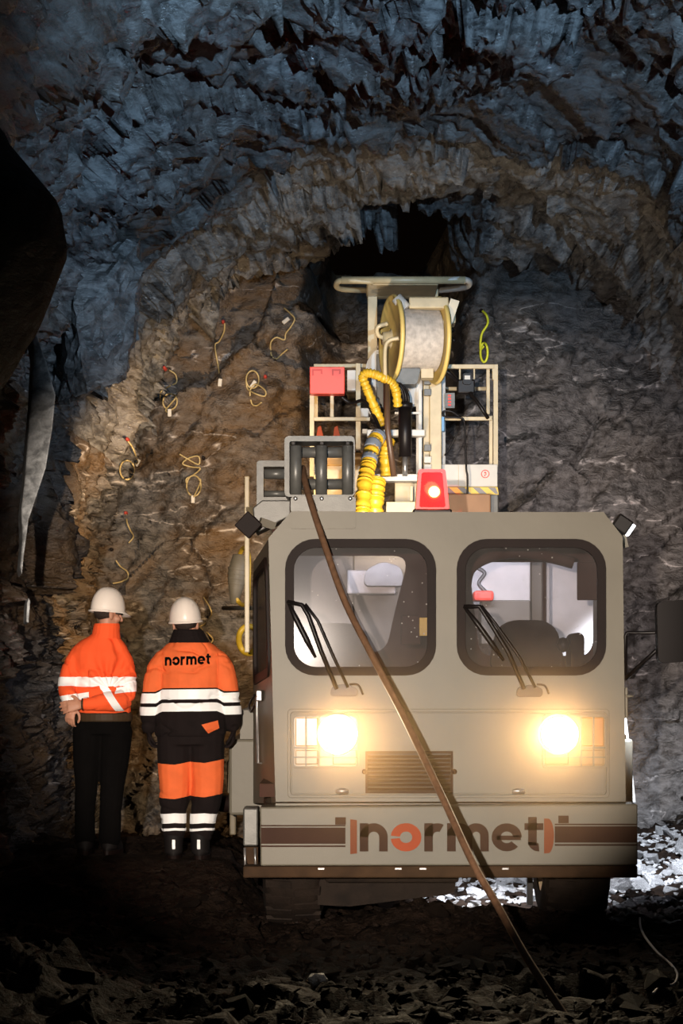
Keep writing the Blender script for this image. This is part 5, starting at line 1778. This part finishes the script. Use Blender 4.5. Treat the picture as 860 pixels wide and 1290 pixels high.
    wrinkle(tm, folds(43, 0.008, (5, 5, 8)))
    tm.transform(mtx)
    tr = link('trousers', tm, M['trouser'], body_, True)
    mb = MB(); loft(mb, [(.028, 0, .885, .205, .146), (.028, 0, .893, .209, .150), (.028, 0, .935, .207, .149), (.028, 0, .942, .203, .145)], 32)
    o = mb.build('belt', M['belt'], body_, fix=False); o.data.transform(mtx)
    boot(body_, mtx, -.11, 0, 0.2, tag_=False)
    boot(body_, mtx, .07, 0, -0.25, tag_=False)
    helmet(body_, mtx, hc, hR, 0.045)
    # safety glasses: dark frame round the brow
    g = [V(hc) + hR @ V((.088 * math.sin(t), .02 + .088 * math.cos(t), .004)) for t in np.linspace(-1.5, 1.5, 17)]
    o = MB().tube(g, 0.006, 8).build('safety_glasses', M['black'], body_); o.data.transform(mtx)
    mb = MB()
    ball(mb, V(hc) + hR @ V((0, -.016, .012)), .081, .092, .066, R=hR)
    me = remesh(mb, 0.008, 2)
    hb = bmesh.new(); hb.from_mesh(me)
    bmesh.ops.delete(hb, geom=[v for v in hb.verts if (hR.inverted() @ (v.co - V(hc))).y > -0.005], context='VERTS')
    hb.transform(mtx); hb.to_mesh(me); hb.free()
    link('hair', me, M['hair'], body_, True)
    # green cord hanging from the pocket on the right side
    o = MB().tube(curve([V((.212, -.03, 1.13)), V((.225, -.06, 1.09)), V((.215, -.08, 1.06)), V((.228, -.07, 1.03)), V((.215, -.05, 1.0))], 5), 0.005, 6).build('green_cord', mat('green_cord', (0.1, 0.6, 0.35), 0.5), jk)
    o.data.transform(mtx)
    return body_


man_left()
man_right()


# ------------------------------------------------------------------ haze volume added before the cab, standing in for headlamp glare
hzm = bpy.data.materials.new('glare_haze')
hzm.use_nodes = True
nt = hzm.node_tree
nt.nodes.clear()
vs_ = nt.nodes.new('ShaderNodeVolumeScatter')
vs_.inputs['Color'].default_value = (1.0, 0.66, 0.36, 1)
tcx = nt.nodes.new('ShaderNodeTexCoord')
mpx = nt.nodes.new('ShaderNodeMapping')
mpx.inputs['Location'].default_value = (-1, -1.35, -1)
mpx.inputs['Scale'].default_value = (2, 2, 2)
nt.links.new(tcx.outputs['Generated'], mpx.inputs[0])
ln = nt.nodes.new('ShaderNodeVectorMath'); ln.operation = 'LENGTH'
nt.links.new(mpx.outputs[0], ln.inputs[0])
mrx = nt.nodes.new('ShaderNodeMapRange'); mrx.interpolation_type = 'SMOOTHSTEP'
mrx.inputs[1].default_value = 0.25; mrx.inputs[2].default_value = 1.0
mrx.inputs[3].default_value = 0.13; mrx.inputs[4].default_value = 0.0
nt.links.new(ln.outputs['Value'], mrx.inputs[0])
nt.links.new(mrx.outputs[0], vs_.inputs['Density'])
vs_.inputs['Anisotropy'].default_value = 0.55
ou = nt.nodes.new('ShaderNodeOutputMaterial')
nt.links.new(vs_.outputs[0], ou.inputs['Volume'])
o = MB().box((-0.75, 10.0, 0.12), (2.05, 11.84, 2.1)).build('headlamp_glare_haze', hzm)
tag(o, 'thin amber haze volume added before the cab in place of headlamp glare', 'haze', kind='stuff')
